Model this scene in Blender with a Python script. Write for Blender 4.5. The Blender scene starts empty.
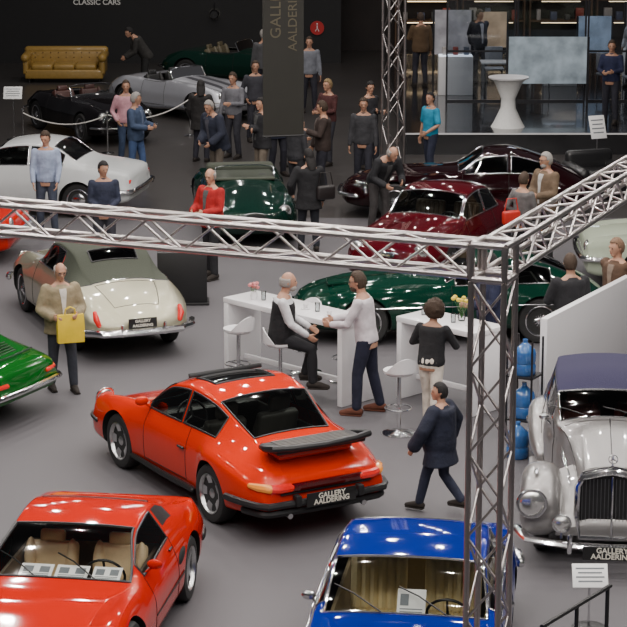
import bpy, bmesh, math, random
from mathutils import Vector, Matrix
import numpy as np
R_=random.Random(7)
scene=bpy.context.scene
COL=scene.collection
V=Vector
rad=math.radians
# ---------------------------------------------------------------- materials
MC={}
def M(name,col,rough=.5,metal=0.,coat=0.,var=.06,scale=30.,bump=0.,emit=0.,spec=.5):
    if name in MC: return MC[name]
    m=bpy.data.materials.new(name); m.use_nodes=True
    nt=m.node_tree; b=nt.nodes['Principled BSDF']
    b.inputs['Roughness'].default_value=rough; b.inputs['Metallic'].default_value=metal
    b.inputs['Coat Weight'].default_value=coat; b.inputs['Coat Roughness'].default_value=.05
    b.inputs['Specular IOR Level'].default_value=spec
    tc=nt.nodes.new('ShaderNodeTexCoord'); no=nt.nodes.new('ShaderNodeTexNoise')
    no.inputs['Scale'].default_value=scale; no.inputs['Detail'].default_value=3
    nt.links.new(tc.outputs['Object'],no.inputs['Vector'])
    mx=nt.nodes.new('ShaderNodeMix'); mx.data_type='RGBA'
    nt.links.new(no.outputs['Fac'],mx.inputs['Factor'])
    a=[max(0,c*(1-var*2)) for c in col[:3]]+[1]; d=[min(1,c*(1+var*2)) for c in col[:3]]+[1]
    mx.inputs['A'].default_value=a; mx.inputs['B'].default_value=d
    nt.links.new(mx.outputs['Result'],b.inputs['Base Color'])
    if bump>0:
        bp=nt.nodes.new('ShaderNodeBump'); bp.inputs['Strength'].default_value=bump
        bp.inputs['Distance'].default_value=.02
        nt.links.new(no.outputs['Fac'],bp.inputs['Height']); nt.links.new(bp.outputs['Normal'],b.inputs['Normal'])
    if emit>0:
        nt.links.new(mx.outputs['Result'],b.inputs['Emission Color']); b.inputs['Emission Strength'].default_value=emit
    MC[name]=m; return m
def paint(name,col,metal=0.): return M(name,col,.5 if metal==0 else .38,metal,1.,.02,6.,spec=.0 if metal==0 else .3)
def glass(name,tint=(.55,.6,.58),refl=.9):
    if name in MC: return MC[name]
    m=bpy.data.materials.new(name); m.use_nodes=True; nt=m.node_tree
    nt.nodes.clear(); o=nt.nodes.new('ShaderNodeOutputMaterial')
    t=nt.nodes.new('ShaderNodeBsdfTransparent'); t.inputs[0].default_value=(*tint,1)
    g=nt.nodes.new('ShaderNodeBsdfGlossy'); g.inputs['Roughness'].default_value=.04; g.inputs[0].default_value=(refl,refl,refl,1)
    f=nt.nodes.new('ShaderNodeFresnel'); f.inputs['IOR'].default_value=1.5
    mx=nt.nodes.new('ShaderNodeMixShader')
    nt.links.new(f.outputs[0],mx.inputs[0]); nt.links.new(t.outputs[0],mx.inputs[1]); nt.links.new(g.outputs[0],mx.inputs[2])
    nt.links.new(mx.outputs[0],o.inputs[0]); MC[name]=m; return m
CHROME=M('chrome',(.75,.75,.76),.12,1.); ALLOY=M('alloy',(.62,.62,.62),.28,1.); DALLOY=M('dark_alloy',(.22,.22,.23),.3,1.)
RUBBER=M('rubber',(.02,.02,.02),.7); BLACK=M('black_plastic',(.012,.012,.013),.45)
DARK=M('dark_cavity',(.006,.006,.006),.9); GLS=glass('car_glass',(.62,.66,.63))
GLC=glass('clear_car_glass',(.92,.94,.92))
GLD=glass('dark_glass',(.12,.13,.13)); LENS=glass('lens_glass',(.85,.87,.87))
WHITE=M('white_laminate',(.80,.79,.80),.35,0,.2,.01); TRUSSM=M('aluminium_truss',(.50,.46,.45),.32,1.,0,.15,20)
PLATE=M('plate_black',(.008,.008,.008),.4,0,.5); LETTER=M('silver_letter',(.75,.72,.62),.5,0.)
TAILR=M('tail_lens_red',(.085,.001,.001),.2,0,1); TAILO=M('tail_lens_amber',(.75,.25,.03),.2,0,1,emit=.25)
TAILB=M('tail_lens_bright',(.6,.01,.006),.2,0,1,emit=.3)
HEADL=M('headlamp_reflector',(.85,.85,.82),.15,.9,1.); PAPER=M('paper',(.88,.88,.87),.7,0,0,.02)
PRINT=M('paper_print',(.18,.2,.22),.7)
# ---------------------------------------------------------------- mesh builder
class B:
    def __init__(s): s.v=[];s.f=[]
    def add(s,vs,fs,M=None):
        o=len(s.v)
        for p in vs:
            p=V(p); s.v.append(M@p if M else p)
        for f in fs: s.f.append([i+o for i in f])
        return s
    def loft(s,rings,cap=True,loop=False):
        n=len(rings[0]); vs=[p for r in rings for p in r]; fs=[]
        m=len(rings)
        for i in range(m if loop else m-1):
            a=i*n; b=((i+1)%m)*n
            for j in range(n):
                k=(j+1)%n; fs.append([a+j,a+k,b+k,b+j])
        if cap and not loop:
            fs.append(list(range(n))[::-1]); fs.append([(m-1)*n+j for j in range(n)])
        return s.add(vs,fs)
    def tube(s,pts,r,n=8,cap=True,loop=False,round_=False,flat=None):
        pts=[V(p) for p in pts]
        if not hasattr(r,'__len__'): r=[r]*len(pts)
        r=list(r)
        if round_:
            d0=(pts[0]-pts[1]).normalized(); d1=(pts[-1]-pts[-2]).normalized()
            pts=[pts[0]+d0*r[0]*.8,pts[0]+d0*r[0]*.45]+pts+[pts[-1]+d1*r[-1]*.45,pts[-1]+d1*r[-1]*.8]
            r=[r[0]*.4,r[0]*.85]+r+[r[-1]*.85,r[-1]*.4]
        rings=[];up=None;m=len(pts)
        for i,p in enumerate(pts):
            if loop: d=(pts[(i+1)%m]-pts[i-1])
            elif i==0: d=pts[1]-p
            elif i==m-1: d=p-pts[i-1]
            else: d=pts[i+1]-pts[i-1]
            if d.length<1e-9: d=V((0,0,1))
            d.normalize()
            if up is None:
                up=V((0,0,1)) if abs(d.z)<.9 else V((0,1,0))
            a=d.cross(up)
            if a.length<1e-6: a=d.orthogonal()
            a.normalize(); b=a.cross(d).normalized(); up=b
            rx=r[i]; ry=r[i]*(flat if flat else 1)
            rings.append([p+a*math.cos(t)*rx+b*math.sin(t)*ry for t in [2*math.pi*k/n for k in range(n)]])
        return s.loft(rings,cap,loop)
    def box(s,c,size,rot=None,bev=0.,seg=2):
        bm=bmesh.new(); bmesh.ops.create_cube(bm,size=1)
        for v in bm.verts: v.co=V((v.co.x*size[0],v.co.y*size[1],v.co.z*size[2]))
        if bev>0: bmesh.ops.bevel(bm,geom=list(bm.edges),offset=bev,segments=seg,affect='EDGES',profile=.5)
        bm.verts.index_update()
        T=Matrix.Translation(V(c))
        if rot is not None: T=T@(rot.to_4x4())
        s.add([v.co.copy() for v in bm.verts],[[v.index for v in f.verts] for f in bm.faces],T); bm.free(); return s
    def lathe(s,prof,n=32,axis='Z',c=(0,0,0)):
        rings=[]
        for (r,h) in prof:
            r=max(r,1e-4); ring=[]
            for k in range(n):
                t=2*math.pi*k/n; x=r*math.cos(t); y=r*math.sin(t)
                p=V((x,y,h)) if axis=='Z' else (V((x,h,y)) if axis=='Y' else V((h,x,y)))
                ring.append(p+V(c))
            rings.append(ring)
        return s.loft(rings,True)
    def ell(s,c,r,rot=None,n=12,m=8):
        T=Matrix.Translation(V(c))
        if rot is not None: T=T@rot.to_4x4()
        rings=[]
        for i in range(m+1):
            a=math.pi*i/m; z=-math.cos(a); q=max(math.sin(a),.02)
            rings.append([T@V((r[0]*q*math.cos(2*math.pi*k/n),r[1]*q*math.sin(2*math.pi*k/n),r[2]*z)) for k in range(n)])
        return s.loft(rings,True)
    def mesh(s,name):
        me=bpy.data.meshes.new(name); me.from_pydata([tuple(v) for v in s.v],[],s.f); me.update(); return me
    def obj(s,name,mat,parent=None,smooth=True,fix=True,ang=40):
        me=s.mesh(name); me.materials.append(mat)
        if fix:
            bm=bmesh.new(); bm.from_mesh(me); bmesh.ops.recalc_face_normals(bm,faces=bm.faces); bm.to_mesh(me); bm.free()
        return mk(name,me,parent,smooth,ang)
def mk(name,me,parent=None,smooth=True,ang=40):
    if smooth:
        me.polygons.foreach_set('use_smooth',[True]*len(me.polygons))
        me.set_sharp_from_angle(angle=rad(ang))
    o=bpy.data.objects.new(name,me); COL.objects.link(o)
    if parent: o.parent=parent
    return o
def top(name,loc,rotz,label,cat,group=None,scale=1.):
    o=bpy.data.objects.new(name,None); COL.objects.link(o); o.empty_display_size=.2
    o.location=loc; o.rotation_euler=(0,0,rotz); o.scale=(scale,)*3
    tag(o,label,cat,group); return o
STOP={'a','an','the','of','and','in','on','with','by','to','beside','behind','near','at','from','its','his','her','seen'}
def tag(o,label,cat,group=None):
    w=label.replace(',','').split()[:12]
    while w[-1] in STOP: w.pop()
    o['label']=' '.join(w); o['category']=cat
    if group: o['group']=group
    return o
def evalmesh(o):
    dg=bpy.context.evaluated_depsgraph_get(); dg.update()
    return bpy.data.meshes.new_from_object(o.evaluated_get(dg))
def kill(o):
    d=o.data; bpy.data.objects.remove(o,do_unlink=True)
    if d: bpy.data.meshes.remove(d)
def text(body,size,loc,rot,mat,parent,name='lettering',ext=.002,align='CENTER',bold=0.):
    c=bpy.data.curves.new(name,'FONT'); c.body=body; c.size=size; c.extrude=ext; c.align_x=align; c.align_y='CENTER'; c.offset=bold
    t=bpy.data.objects.new(name,c); COL.objects.link(t)
    me=evalmesh(t); bpy.data.objects.remove(t,do_unlink=True)
    me.materials.clear(); me.materials.append(mat)
    o=mk(name,me,parent,False); o.location=loc; o.rotation_euler=rot; return o
# ---------------------------------------------------------------- wheels
WC={}
def wheel_meshes(R,w,style):
    k=(R,w,style)
    if k in WC: return WC[k]
    h=w/2
    t=B().lathe([(.6*R,-h*.6),(.66*R,-h*.9),(.8*R,-h),(.94*R,-h*.93),(R,-h*.65),(R,h*.65),(.94*R,h*.93),(.8*R,h),(.68*R,h*.9),(.65*R,h*.6)],40,'Y').mesh('tire')
    d=B().lathe([(.64*R,-h*.3),(.64*R,0.0),(.3*R,h*.1),(.01,h*.1)],24,'Y').mesh('brake_disc')
    r=B()
    prof=[(.64*R,-h*.2),(.655*R,h*.8),(.69*R,h*.96),(.66*R,h*1.0),(.615*R,h*.85),(.6*R,h*.3),(.61*R,-h*.2)]
    r.lathe(prof,36,'Y')
    if style in('fuchs','star'):
        n=5; w0,w1=((.10,.17) if style=='fuchs' else (.12,.10))
        for i in range(n):
            a=2*math.pi*i/n+.3; T=Matrix.Rotation(a,4,'Y')
            z0,z1=.08*R,.62*R; y0,y1=h*.45,h*.75
            if style=='star': y0,y1=h*.7,h*.6
            vs=[(-w0*R,y0,z0),(w0*R,y0,z0),(w1*R,y1,z1),(-w1*R,y1,z1),(-w0*R,y0-.03,z0),(w0*R,y0-.03,z0),(w1*R,y1-.05,z1),(-w1*R,y1-.05,z1)]
            r.add(vs,[[0,1,2,3],[7,6,5,4],[0,4,5,1],[1,5,6,2],[2,6,7,3],[3,7,4,0]],T)
        r.lathe([(.17*R,h*.2),(.17*R,h*.6),(.12*R,h*.72),(.0,h*.74)],20,'Y')
    elif style=='wire':
        for i in range(30):
            a=2*math.pi*i/30; b=a+(.35 if i%2 else -.35)
            r.tube([(.1*R*math.cos(b),h*.75,.1*R*math.sin(b)),(.61*R*math.cos(a),h*.25,.61*R*math.sin(a))],.005,4)
        r.lathe([(.12*R,0),(.12*R,h*.8),(.16*R,h*.85),(.05*R,h*1.1),(0,h*1.1)],16,'Y')
    else:
        r.lathe([(.6*R,h*.4),(.5*R,h*.55),(.42*R,h*.45),(.4*R,h*.75),(.3*R,h*.95),(.12*R,h*1.05),(.0,h*1.08)],28,'Y')
    r=r.mesh('rim')
    for me,m in((t,RUBBER),(d,DARK),(r,CHROME if style in('wire','disc') else ALLOY)):
        me.materials.append(m)
        bm=bmesh.new(); bm.from_mesh(me); bmesh.ops.recalc_face_normals(bm,faces=bm.faces); bm.to_mesh(me); bm.free()
    WC[k]=(t,d,r); return WC[k]
def wheel(par,x,y,R,w,style,steer=0):
    e=bpy.data.objects.new('wheel',None); COL.objects.link(e); e.parent=par; e.location=(x,y,R)
    e.rotation_euler=(0,0,(0 if y>0 else math.pi)+steer)
    t,d,r=wheel_meshes(R,w,style)
    mk('tire',t,e);mk('brake_disc',d,e);mk('rim',r,e)
# ---------------------------------------------------------------- car loft
def pchip(xs,Y,xq):
    xs=np.array(xs);Y=np.array(Y);xq=np.atleast_1d(xq)
    h=np.diff(xs)[:,None];dl=np.diff(Y,axis=0)/h
    n=len(xs);m=np.zeros_like(Y)
    for k in range(1,n-1):
        w1=2*h[k]+h[k-1];w2=h[k]+2*h[k-1]
        ok=(dl[k-1]*dl[k])>0
        a=np.where(ok,dl[k-1],1);b=np.where(ok,dl[k],1)
        m[k]=np.where(ok,(w1+w2)/(w1/a+w2/b),0)
    m[0]=dl[0];m[-1]=dl[-1]
    i=np.clip(np.searchsorted(xs,xq)-1,0,n-2)
    hh=h[i];t=((xq-xs[i])[:,None])/hh
    return ((1+2*t)*(1-t)**2)*Y[i]+t*(1-t)**2*hh*m[i]+t*t*(3-2*t)*Y[i+1]+t*t*(t-1)*hh*m[i+1]
def section(c):
    w,zb,zs,wb,zl,wt,zt,zc=c
    q=.9
    return [(0,zb),(.75*w,zb),(.94*w,zb+.03),(w*.99,zb+.3*(zs-zb)),(w,zb+.72*(zs-zb)),(w*.975,zs),(wb,zl),
        (wb+(wt-wb)*q,zl+(zt-zl)*q),(wt,zt),(wt*.9,zt+.3*(zc-zt)),(wt*.5,zt+.82*(zc-zt)),(0,zc)]
def cat(ps,v):
    n=len(ps);i=min(int(v),n-2);t=v-i
    p1,p2=ps[i],ps[i+1]
    p0=ps[i-1] if i>0 else (-ps[1][0],ps[1][1])
    p3=ps[i+2] if i+2<n else (-ps[n-2][0],ps[n-2][1])
    out=[]
    for k in(0,1):
        m1=(p2[k]-p0[k])*.42;m2=(p3[k]-p1[k])*.42
        lim=abs(p2[k]-p1[k])*2.2
        m1=max(-lim,min(lim,m1));m2=max(-lim,min(lim,m2))
        out.append((2*t**3-3*t*t+1)*p1[k]+(t**3-2*t*t+t)*m1+(-2*t**3+3*t*t)*p2[k]+(t**3-t*t)*m2)
    return out
class Car:
    def __init__(s,label,pos,heading,sp,name='car',group=None):
        s.sp=sp; s.ang=math.atan2(heading[1],heading[0])
        s.e=top(name,(pos[0],pos[1],0),s.ang,label,'car',group)
        st=sorted(sp['st']); s.xs=[a[0] for a in st]; s.ch=[a[1:] for a in st]
        s.body()
    def P(s,x,v,side=1):
        c=pchip(s.xs,s.ch,x)[0]; y,z=cat(section(c),v); return V((x,side*y,z))
    def body(s):
        sp=s.sp; SUB=3; nv=11
        regs=sp['regions']
        us=set(round(x,4) for x in s.xs)
        for r in regs: us|={round(r[1],4),round(r[2],4)}
        us=sorted(us); full=[]
        for a,b in zip(us,us[1:]):
            k=max(1,int(math.ceil((b-a)/.075)))
            full+=[a+(b-a)*i/k for i in range(k)]
        full.append(us[-1])
        C=pchip(s.xs,s.ch,np.array(full)); vs=[];n=None;H=nv*SUB
        for x,c in zip(full,C):
            sec=section(c); half=[cat(sec,j/SUB) for j in range(H+1)]
            ring=[(x,y,z) for y,z in half]+[(x,-y,z) for y,z in half[-2:0:-1]]
            n=len(ring); vs+=ring
        fs=[];mi=[]
        for i in range(len(full)-1):
            xm=(full[i]+full[i+1])/2
            for j in range(n):
                k=(j+1)%n; fs.append([i*n+j,i*n+k,(i+1)*n+k,(i+1)*n+j])
                vm=(j+.5)/SUB if j<H else (n-j-.5)/SUB
                idx=0
                for q,r in enumerate(regs):
                    if min(r[1],r[2])<xm<max(r[1],r[2]) and r[3]<vm<r[4]: idx=q+2;break
                mi.append(idx)
        fs.append(list(range(n))); mi.append(0); fs.append([(len(full)-1)*n+j for j in range(n)][::-1]); mi.append(0)
        me=bpy.data.meshes.new('tmp'); me.from_pydata(vs,[],fs)
        me.polygons.foreach_set('material_index',mi)
        for i in range(len(regs)+2): me.materials.append(DARK)
        bm=bmesh.new(); bm.from_mesh(me); bmesh.ops.recalc_face_normals(bm,faces=bm.faces); bm.to_mesh(me); bm.free()
        o=bpy.data.objects.new('tmp',me); COL.objects.link(o)
        xf,xr,yf,yr,R,w,style=sp['wheels']
        b=B()
        for x,y in((xf,yf),(xr,yr)):
            for sd in(1,-1):
                y0=(y-w/2-.07)*sd; y1=1.4*sd
                b.add([(x+R*sp.get('arch',1.12)*math.cos(2*math.pi*k/32),yy,R+.01+R*sp.get('arch',1.12)*math.sin(2*math.pi*k/32)) for yy in(y0,y1) for k in range(32)],
                    [[k,(k+1)%32,32+(k+1)%32,32+k] for k in range(32)]+[list(range(32)),list(range(63,31,-1))])
        cm=b.mesh('cut')
        for i in range(len(regs)+2): cm.materials.append(DARK)
        cm.polygons.foreach_set('material_index',[1]*len(cm.polygons))
        bm=bmesh.new(); bm.from_mesh(cm); bmesh.ops.recalc_face_normals(bm,faces=bm.faces); bm.to_mesh(cm); bm.free()
        co=bpy.data.objects.new('cut',cm); COL.objects.link(co)
        md=o.modifiers.new('b','BOOLEAN'); md.operation='DIFFERENCE'; md.object=co; md.solver='EXACT'
        res=evalmesh(o); kill(o); kill(co)
        groups={}
        for p in res.polygons:
            mid=p.material_index
            if mid==0: key=(0,0)
            elif mid==1: key=(1,(1 if p.center.y>0 else -1)*(1 if p.center.x>0 else 2))
            else: key=(mid,0) if regs[mid-2][4]>=11 else (mid,1 if p.center.y>0 else -1)
            groups.setdefault(key,[]).append(list(p.vertices))
        co_=[v.co.copy() for v in res.vertices]
        for (mid,sd),fl in groups.items():
            if mid>=2 and regs[mid-2][5] is None: continue
            mp={};vv=[];ff=[]
            for f in fl:
                g=[]
                for i in f:
                    if i not in mp: mp[i]=len(vv); vv.append(co_[i])
                    g.append(mp[i])
                ff.append(g)
            m2=bpy.data.meshes.new('part'); m2.from_pydata([tuple(a) for a in vv],[],ff)
            nm,mt=('body',sp['paint']) if mid==0 else (('wheel_well',DARK) if mid==1 else (regs[mid-2][0],regs[mid-2][5]))
            m2.materials.append(mt); mk(nm,m2,s.e,True,50)
        bpy.data.meshes.remove(res)
        for r in regs:
            if len(r)>6 and r[6]:
                tm,tr=r[6]
                x0,x1,v0,v1=r[1:5]
                xs=[x0+(x1-x0)*i/14 for i in range(15)]; vvs=[v0+(v1-v0)*i/8 for i in range(9)]
                if v1>=11:
                    lp=[s.P(x,v0,1) for x in xs]+[s.P(x1,v,1) for v in vvs[1:]]+[s.P(x1,v,-1) for v in vvs[-2::-1]]+[s.P(x,v0,-1) for x in xs[-2::-1]]+[s.P(x0,v,-1) for v in vvs[1:]]+[s.P(x0,v,1) for v in vvs[-2:0:-1]]
                    B().tube(lp,tr,6,loop=True).obj(r[0]+'_seal',tm,s.e)
                else:
                    for sd in(1,-1):
                        lp=[s.P(x,v0,sd) for x in xs]+[s.P(x1,v,sd) for v in vvs[1:]]+[s.P(x,v1,sd) for x in xs[-2::-1]]+[s.P(x0,v,sd) for v in vvs[-2:0:-1]]
                        B().tube(lp,tr,6,loop=True).obj(r[0]+'_seal',tm,s.e)
        for x,y in((xf,yf),(xr,yr)):
            for sd in(1,-1): wheel(s.e,x,y*sd,R,w,style)
    def interior(s,x0,x1,seatcol,seatx=-.25,dashx=.5,zbelt=.8,wid=.62,rear=True,style='rib',seatz=.0,wheel_side=1,dark=(.02,.018,.016)):
        b=B(); L=x0-x1; c=(x0+x1)/2
        b.box((c,0,.27),(L,wid*2,.04)); 
        for sd in(1,-1): b.box((c,sd*wid,(.25+zbelt)/2),(L,.03,zbelt-.25))
        b.box((x0,0,(.25+zbelt-.08)/2),(.03,wid*2,zbelt-.33)); b.box((x1,0,(.25+zbelt)/2),(.03,wid*2,zbelt-.25))
        b.obj('interior_tub',M('interior_%d'%int(dark[0]*255),dark,.8),s.e)
        B().box((dashx,0,zbelt-.05),(.28,wid*1.95,.16),None,.05).obj('dashboard',BLACK,s.e)
        sm=M('seat_'+str(seatcol),seatcol,.5,0,.1,.05,20)
        for sd in(1,-1):
            seat(s.e,seatx,.33*sd,.42+seatz,sm,style)
        if rear: seat(s.e,seatx-.72,0,.40+seatz,sm,'bench')
        b=B(); n=24; T=Matrix.Translation((dashx-.28,.33*wheel_side,zbelt))@Matrix.Rotation(rad(-65),4,'Y')
        b.tube([T@V((.18*math.cos(2*math.pi*k/n),.18*math.sin(2*math.pi*k/n),0)) for k in range(n)],.013,6,loop=True)
        for a in(0,2.1,4.2): b.tube([T@V((0,0,0)),T@V((.18*math.cos(a),.18*math.sin(a),0))],.012,6)
        b.tube([T@V((0,0,0)),T@V((0,0,-.3))],.02,6)
        b.obj('steering_wheel',BLACK,s.e)
    def lamp(s,x,y,z,r,mat,name='headlight',dx=1,ring=True,th=.05,tilt=0,pod=0):
        for sd in(1,-1):
            o=B().ell((0,0,0),(r,r,th),None,20,8).obj(name,mat,s.e); o.location=(x,y*sd,z)
            o.rotation_euler=(0,rad(90)*dx-tilt*dx,0)
            if ring:
                o2=B().tube([(r*1.04*math.cos(2*math.pi*k/24),r*1.04*math.sin(2*math.pi*k/24),0) for k in range(24)],r*.13,6,loop=True).obj(name+'_ring',CHROME,s.e)
                o2.location=o.location;o2.rotation_euler=o.rotation_euler
            if pod: B().tube([(x-pod,y*sd,z),(x-pod*.8,y*sd,z),(x-pod*.4,y*sd,z),(x-.01,y*sd,z)],[r*.2,r*.6,r*.95,r*1.05],16).obj(name+'_shell',s.sp['paint'],s.e)
    def bumper(s,front,z,r,mat,x_end,off=.02,wrap=.35,name='bumper',flat=None,vv=4):
        sgn=1 if front else -1; pts=[]
        X=max(s.xs) if front else min(s.xs)
        xs=[X-sgn*wrap*(1-i/6) for i in range(6)]
        side=[s.P(x,vv,1) for x in xs]
        side=[V((p.x+sgn*off*.5,p.y+off,z)) for p in side]
        yl=side[-1].y
        mid=[V((X+sgn*off+sgn*.03*(1-(k/4)**2),yl*.9*(-k/4),z)) for k in range(-4,5)]
        pts=side+mid+[V((p.x,-p.y,p.z)) for p in side[::-1]]
        B().tube(pts,r,8,flat=flat,round_=True).obj(name,mat,s.e)
    def plate(s,x,z,back=False,tilt=0,w=.5,y=0,mat=None,hh=.14):
        o=B().box((0,0,0),(.012,w,hh),None,.004).obj('number_plate',mat or PLATE,s.e); o.location=(x,y,z); o.rotation_euler=(0,tilt,0)
        d=-.008 if back else .008
        rz=rad(-90) if back else rad(90)
        for t,dz,sz in(('GALLERY',.031,.074*w/.56),('AALDERING',-.031,.074*w/.56)):
            text(t,sz,(d,0,dz),(rad(90),0,rz),LETTER,o,'plate_lettering',bold=.0015)
    def mirror(s,x,y,z,mat,both=True,k=1.):
        for sd in((1,-1) if both else (1,)):
            B().ell((x,sd*(y+.1*k),z+.08),(.045*k,.085*k,.055*k)).tube([(x,sd*y,z),(x,sd*(y+.08*k),z+.06)],.015*k,6).obj('wing_mirror',mat,s.e)
    def wipers(s,x,z,xt,zt):
        for y in(.35,-.2):
            B().tube([(x,y,z+.012),(x-.0+(xt-x)*.3,y-.25,z+(zt-z)*.3+.02),(x+(xt-x)*.45,y-.42,z+(zt-z)*.45+.02)],.007,5).obj('wiper',BLACK,s.e)
def seat(par,x,y,z,mat,style):
    b=B(); w=.5 if style!='bench' else 1.12
    b.box((x,y,z),(.5,w,.16),None,.05,3)
    rot=Matrix.Rotation(rad(-14),3,'Y')
    hb=.56 if style!='bench' else .42
    if style=='low': hb=.46
    b.box((x-.28,y,z+hb/2+.02),(.13,w,hb),rot,.045,3)
    if style in('rib','bench'):
        n=6 if style=='rib' else 12; 
        for i in range(n):
            yy=y-w*.38+w*.76*i/(n-1)
            p=rot@V((.065,0,-hb*.35)); q=rot@V((.065,0,hb*.38))
            c=V((x-.28,yy,z+hb/2+.02)); b.tube([c+p,c+q],w*.38/(n-1)*.95,6,round_=True)
            b.tube([(x-.2,yy,z+.075),(x+.22,yy,z+.075)],w*.38/(n-1)*.95,6,round_=True)
    if style in('head','low'):
        if style=='head': b.box((x-.37,y,z+hb+.12),(.09,.26,.18),rot,.035,3)
        else: b.box((x-.34,y,z+hb+.06),(.08,.24,.12),rot,.03,3)
        for sd in(1,-1): b.ell((x-.24,y+sd*.2,z+.3),(.08,.06,.22),rot)
    b.obj('seat',mat,par)
# ---------------------------------------------------------------- car shapes
S911=[(2.08,.50,.30,.42,.46,.50,.30,.54,.55),(2.02,.68,.22,.46,.62,.56,.40,.58,.59),(1.85,.78,.20,.55,.70,.68,.45,.63,.63),
(1.60,.82,.20,.60,.70,.76,.46,.68,.68),(1.18,.855,.20,.66,.70,.82,.46,.76,.77),(.85,.82,.20,.68,.70,.84,.50,.81,.83),
(.66,.81,.2,.70,.70,.86,.66,.868,.90),(.10,.81,.20,.72,.72,.88,.58,1.21,1.265),(-.3,.81,.2,.72,.72,.89,.57,1.26,1.31),
(-.75,.82,.2,.73,.72,.90,.55,1.21,1.265),(-1.05,.885,.2,.76,.70,.89,.52,1.09,1.14),(-1.30,.89,.22,.75,.67,.86,.49,.98,1.02),
(-1.55,.87,.24,.70,.64,.81,.46,.88,.90),(-1.85,.81,.27,.62,.63,.74,.45,.79,.80),(-2.0,.76,.30,.56,.63,.69,.46,.73,.735),(-2.06,.73,.32,.52,.62,.66,.48,.69,.69),(-2.10,.68,.34,.50,.57,.62,.44,.64,.64)]
S308=[(2.10,.60,.32,.40,.56,.44,.40,.46,.46),(2.03,.74,.22,.44,.68,.50,.45,.50,.50),(1.70,.82,.18,.52,.74,.62,.45,.57,.57),
(1.17,.86,.17,.58,.75,.77,.46,.66,.66),(.85,.86,.17,.60,.75,.77,.5,.71,.71),(.64,.86,.17,.62,.74,.78,.68,.79,.80),
(-.08,.86,.17,.63,.75,.82,.56,1.08,1.10),(-.5,.86,.17,.64,.75,.84,.56,1.115,1.135),(-.80,.86,.17,.66,.75,.86,.56,1.09,1.11),
(-.88,.86,.17,.67,.75,.87,.59,1.05,.92),(-1.17,.88,.18,.68,.76,.89,.64,.96,.88),(-1.6,.86,.20,.66,.74,.85,.62,.87,.85),
(-1.9,.82,.24,.62,.70,.79,.56,.80,.80),(-2.0,.80,.28,.56,.68,.71,.54,.74,.74),(-2.05,.74,.32,.52,.62,.64,.5,.66,.66)]
SCOUPE=[(2.2,.62,.35,.50,.58,.62,.40,.66,.66),(2.15,.78,.25,.55,.72,.72,.45,.73,.73),(1.9,.82,.2,.60,.74,.79,.45,.79,.80),
(1.25,.84,.2,.65,.76,.85,.45,.84,.86),(.75,.85,.2,.68,.77,.88,.60,.885,.91),(.62,.85,.2,.69,.77,.89,.70,.90,.93),
(.18,.85,.2,.70,.77,.92,.61,1.22,1.27),(-.3,.85,.2,.70,.77,.93,.60,1.28,1.33),(-.75,.85,.2,.70,.77,.93,.59,1.24,1.29),
(-1.2,.85,.2,.70,.76,.92,.6,.98,1.0),(-1.35,.85,.2,.70,.76,.90,.55,.92,.93),(-1.9,.82,.25,.66,.74,.84,.5,.86,.87),(-2.15,.78,.3,.6,.70,.78,.48,.80,.80),(-2.2,.7,.35,.56,.62,.66,.4,.70,.70)]
SBLUE=[r for r in SCOUPE if r[0] not in(.18,-.3,-.75,.62,.75)]+[(.80,.85,.2,.68,.77,.87,.60,.865,.885),(.70,.85,.2,.69,.77,.885,.70,.885,.905),(.24,.85,.2,.70,.77,.91,.64,1.235,1.265),(-.3,.85,.2,.70,.77,.93,.63,1.275,1.305),(-.72,.85,.2,.70,.77,.93,.61,1.245,1.28)]
SCLAS=[(2.15,.30,.36,.48,.26,.55,.18,.58,.58),(2.08,.56,.28,.52,.45,.62,.28,.66,.67),(1.85,.74,.22,.60,.58,.76,.36,.76,.80),
(1.35,.81,.2,.66,.62,.86,.38,.82,.90),(.8,.80,.2,.66,.66,.88,.42,.88,.95),(.58,.80,.2,.68,.68,.90,.60,.92,.98),
(.1,.80,.2,.68,.69,.92,.55,1.24,1.3),(-.3,.80,.2,.68,.69,.92,.55,1.29,1.35),(-.75,.81,.2,.70,.69,.92,.53,1.24,1.31),
(-1.15,.83,.2,.74,.68,.92,.50,1.02,1.08),(-1.35,.83,.22,.74,.66,.90,.46,.93,.98),(-1.7,.80,.26,.68,.60,.82,.40,.84,.88),(-2.02,.70,.32,.58,.50,.68,.32,.70,.73),(-2.15,.52,.36,.50,.38,.56,.25,.58,.60),(-2.2,.35,.4,.47,.28,.5,.2,.52,.53)]
SETYP=[(2.25,.30,.30,.42,.26,.47,.18,.50,.50),(2.15,.56,.24,.45,.48,.56,.3,.58,.59),(1.8,.74,.2,.50,.60,.68,.35,.68,.72),
(1.3,.80,.2,.55,.64,.77,.38,.75,.80),(.7,.82,.2,.58,.68,.80,.42,.80,.86),(.2,.82,.2,.6,.68,.82,.60,.84,.90),
(-.3,.82,.2,.62,.7,.84,.52,1.14,1.19),(-.7,.82,.2,.63,.7,.85,.51,1.17,1.22),(-1.2,.83,.2,.64,.68,.85,.48,1.06,1.10),
(-1.7,.8,.24,.6,.62,.76,.42,.86,.88),(-2.1,.65,.3,.52,.5,.6,.3,.64,.65),(-2.2,.45,.34,.48,.36,.52,.22,.55,.55)]
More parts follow.
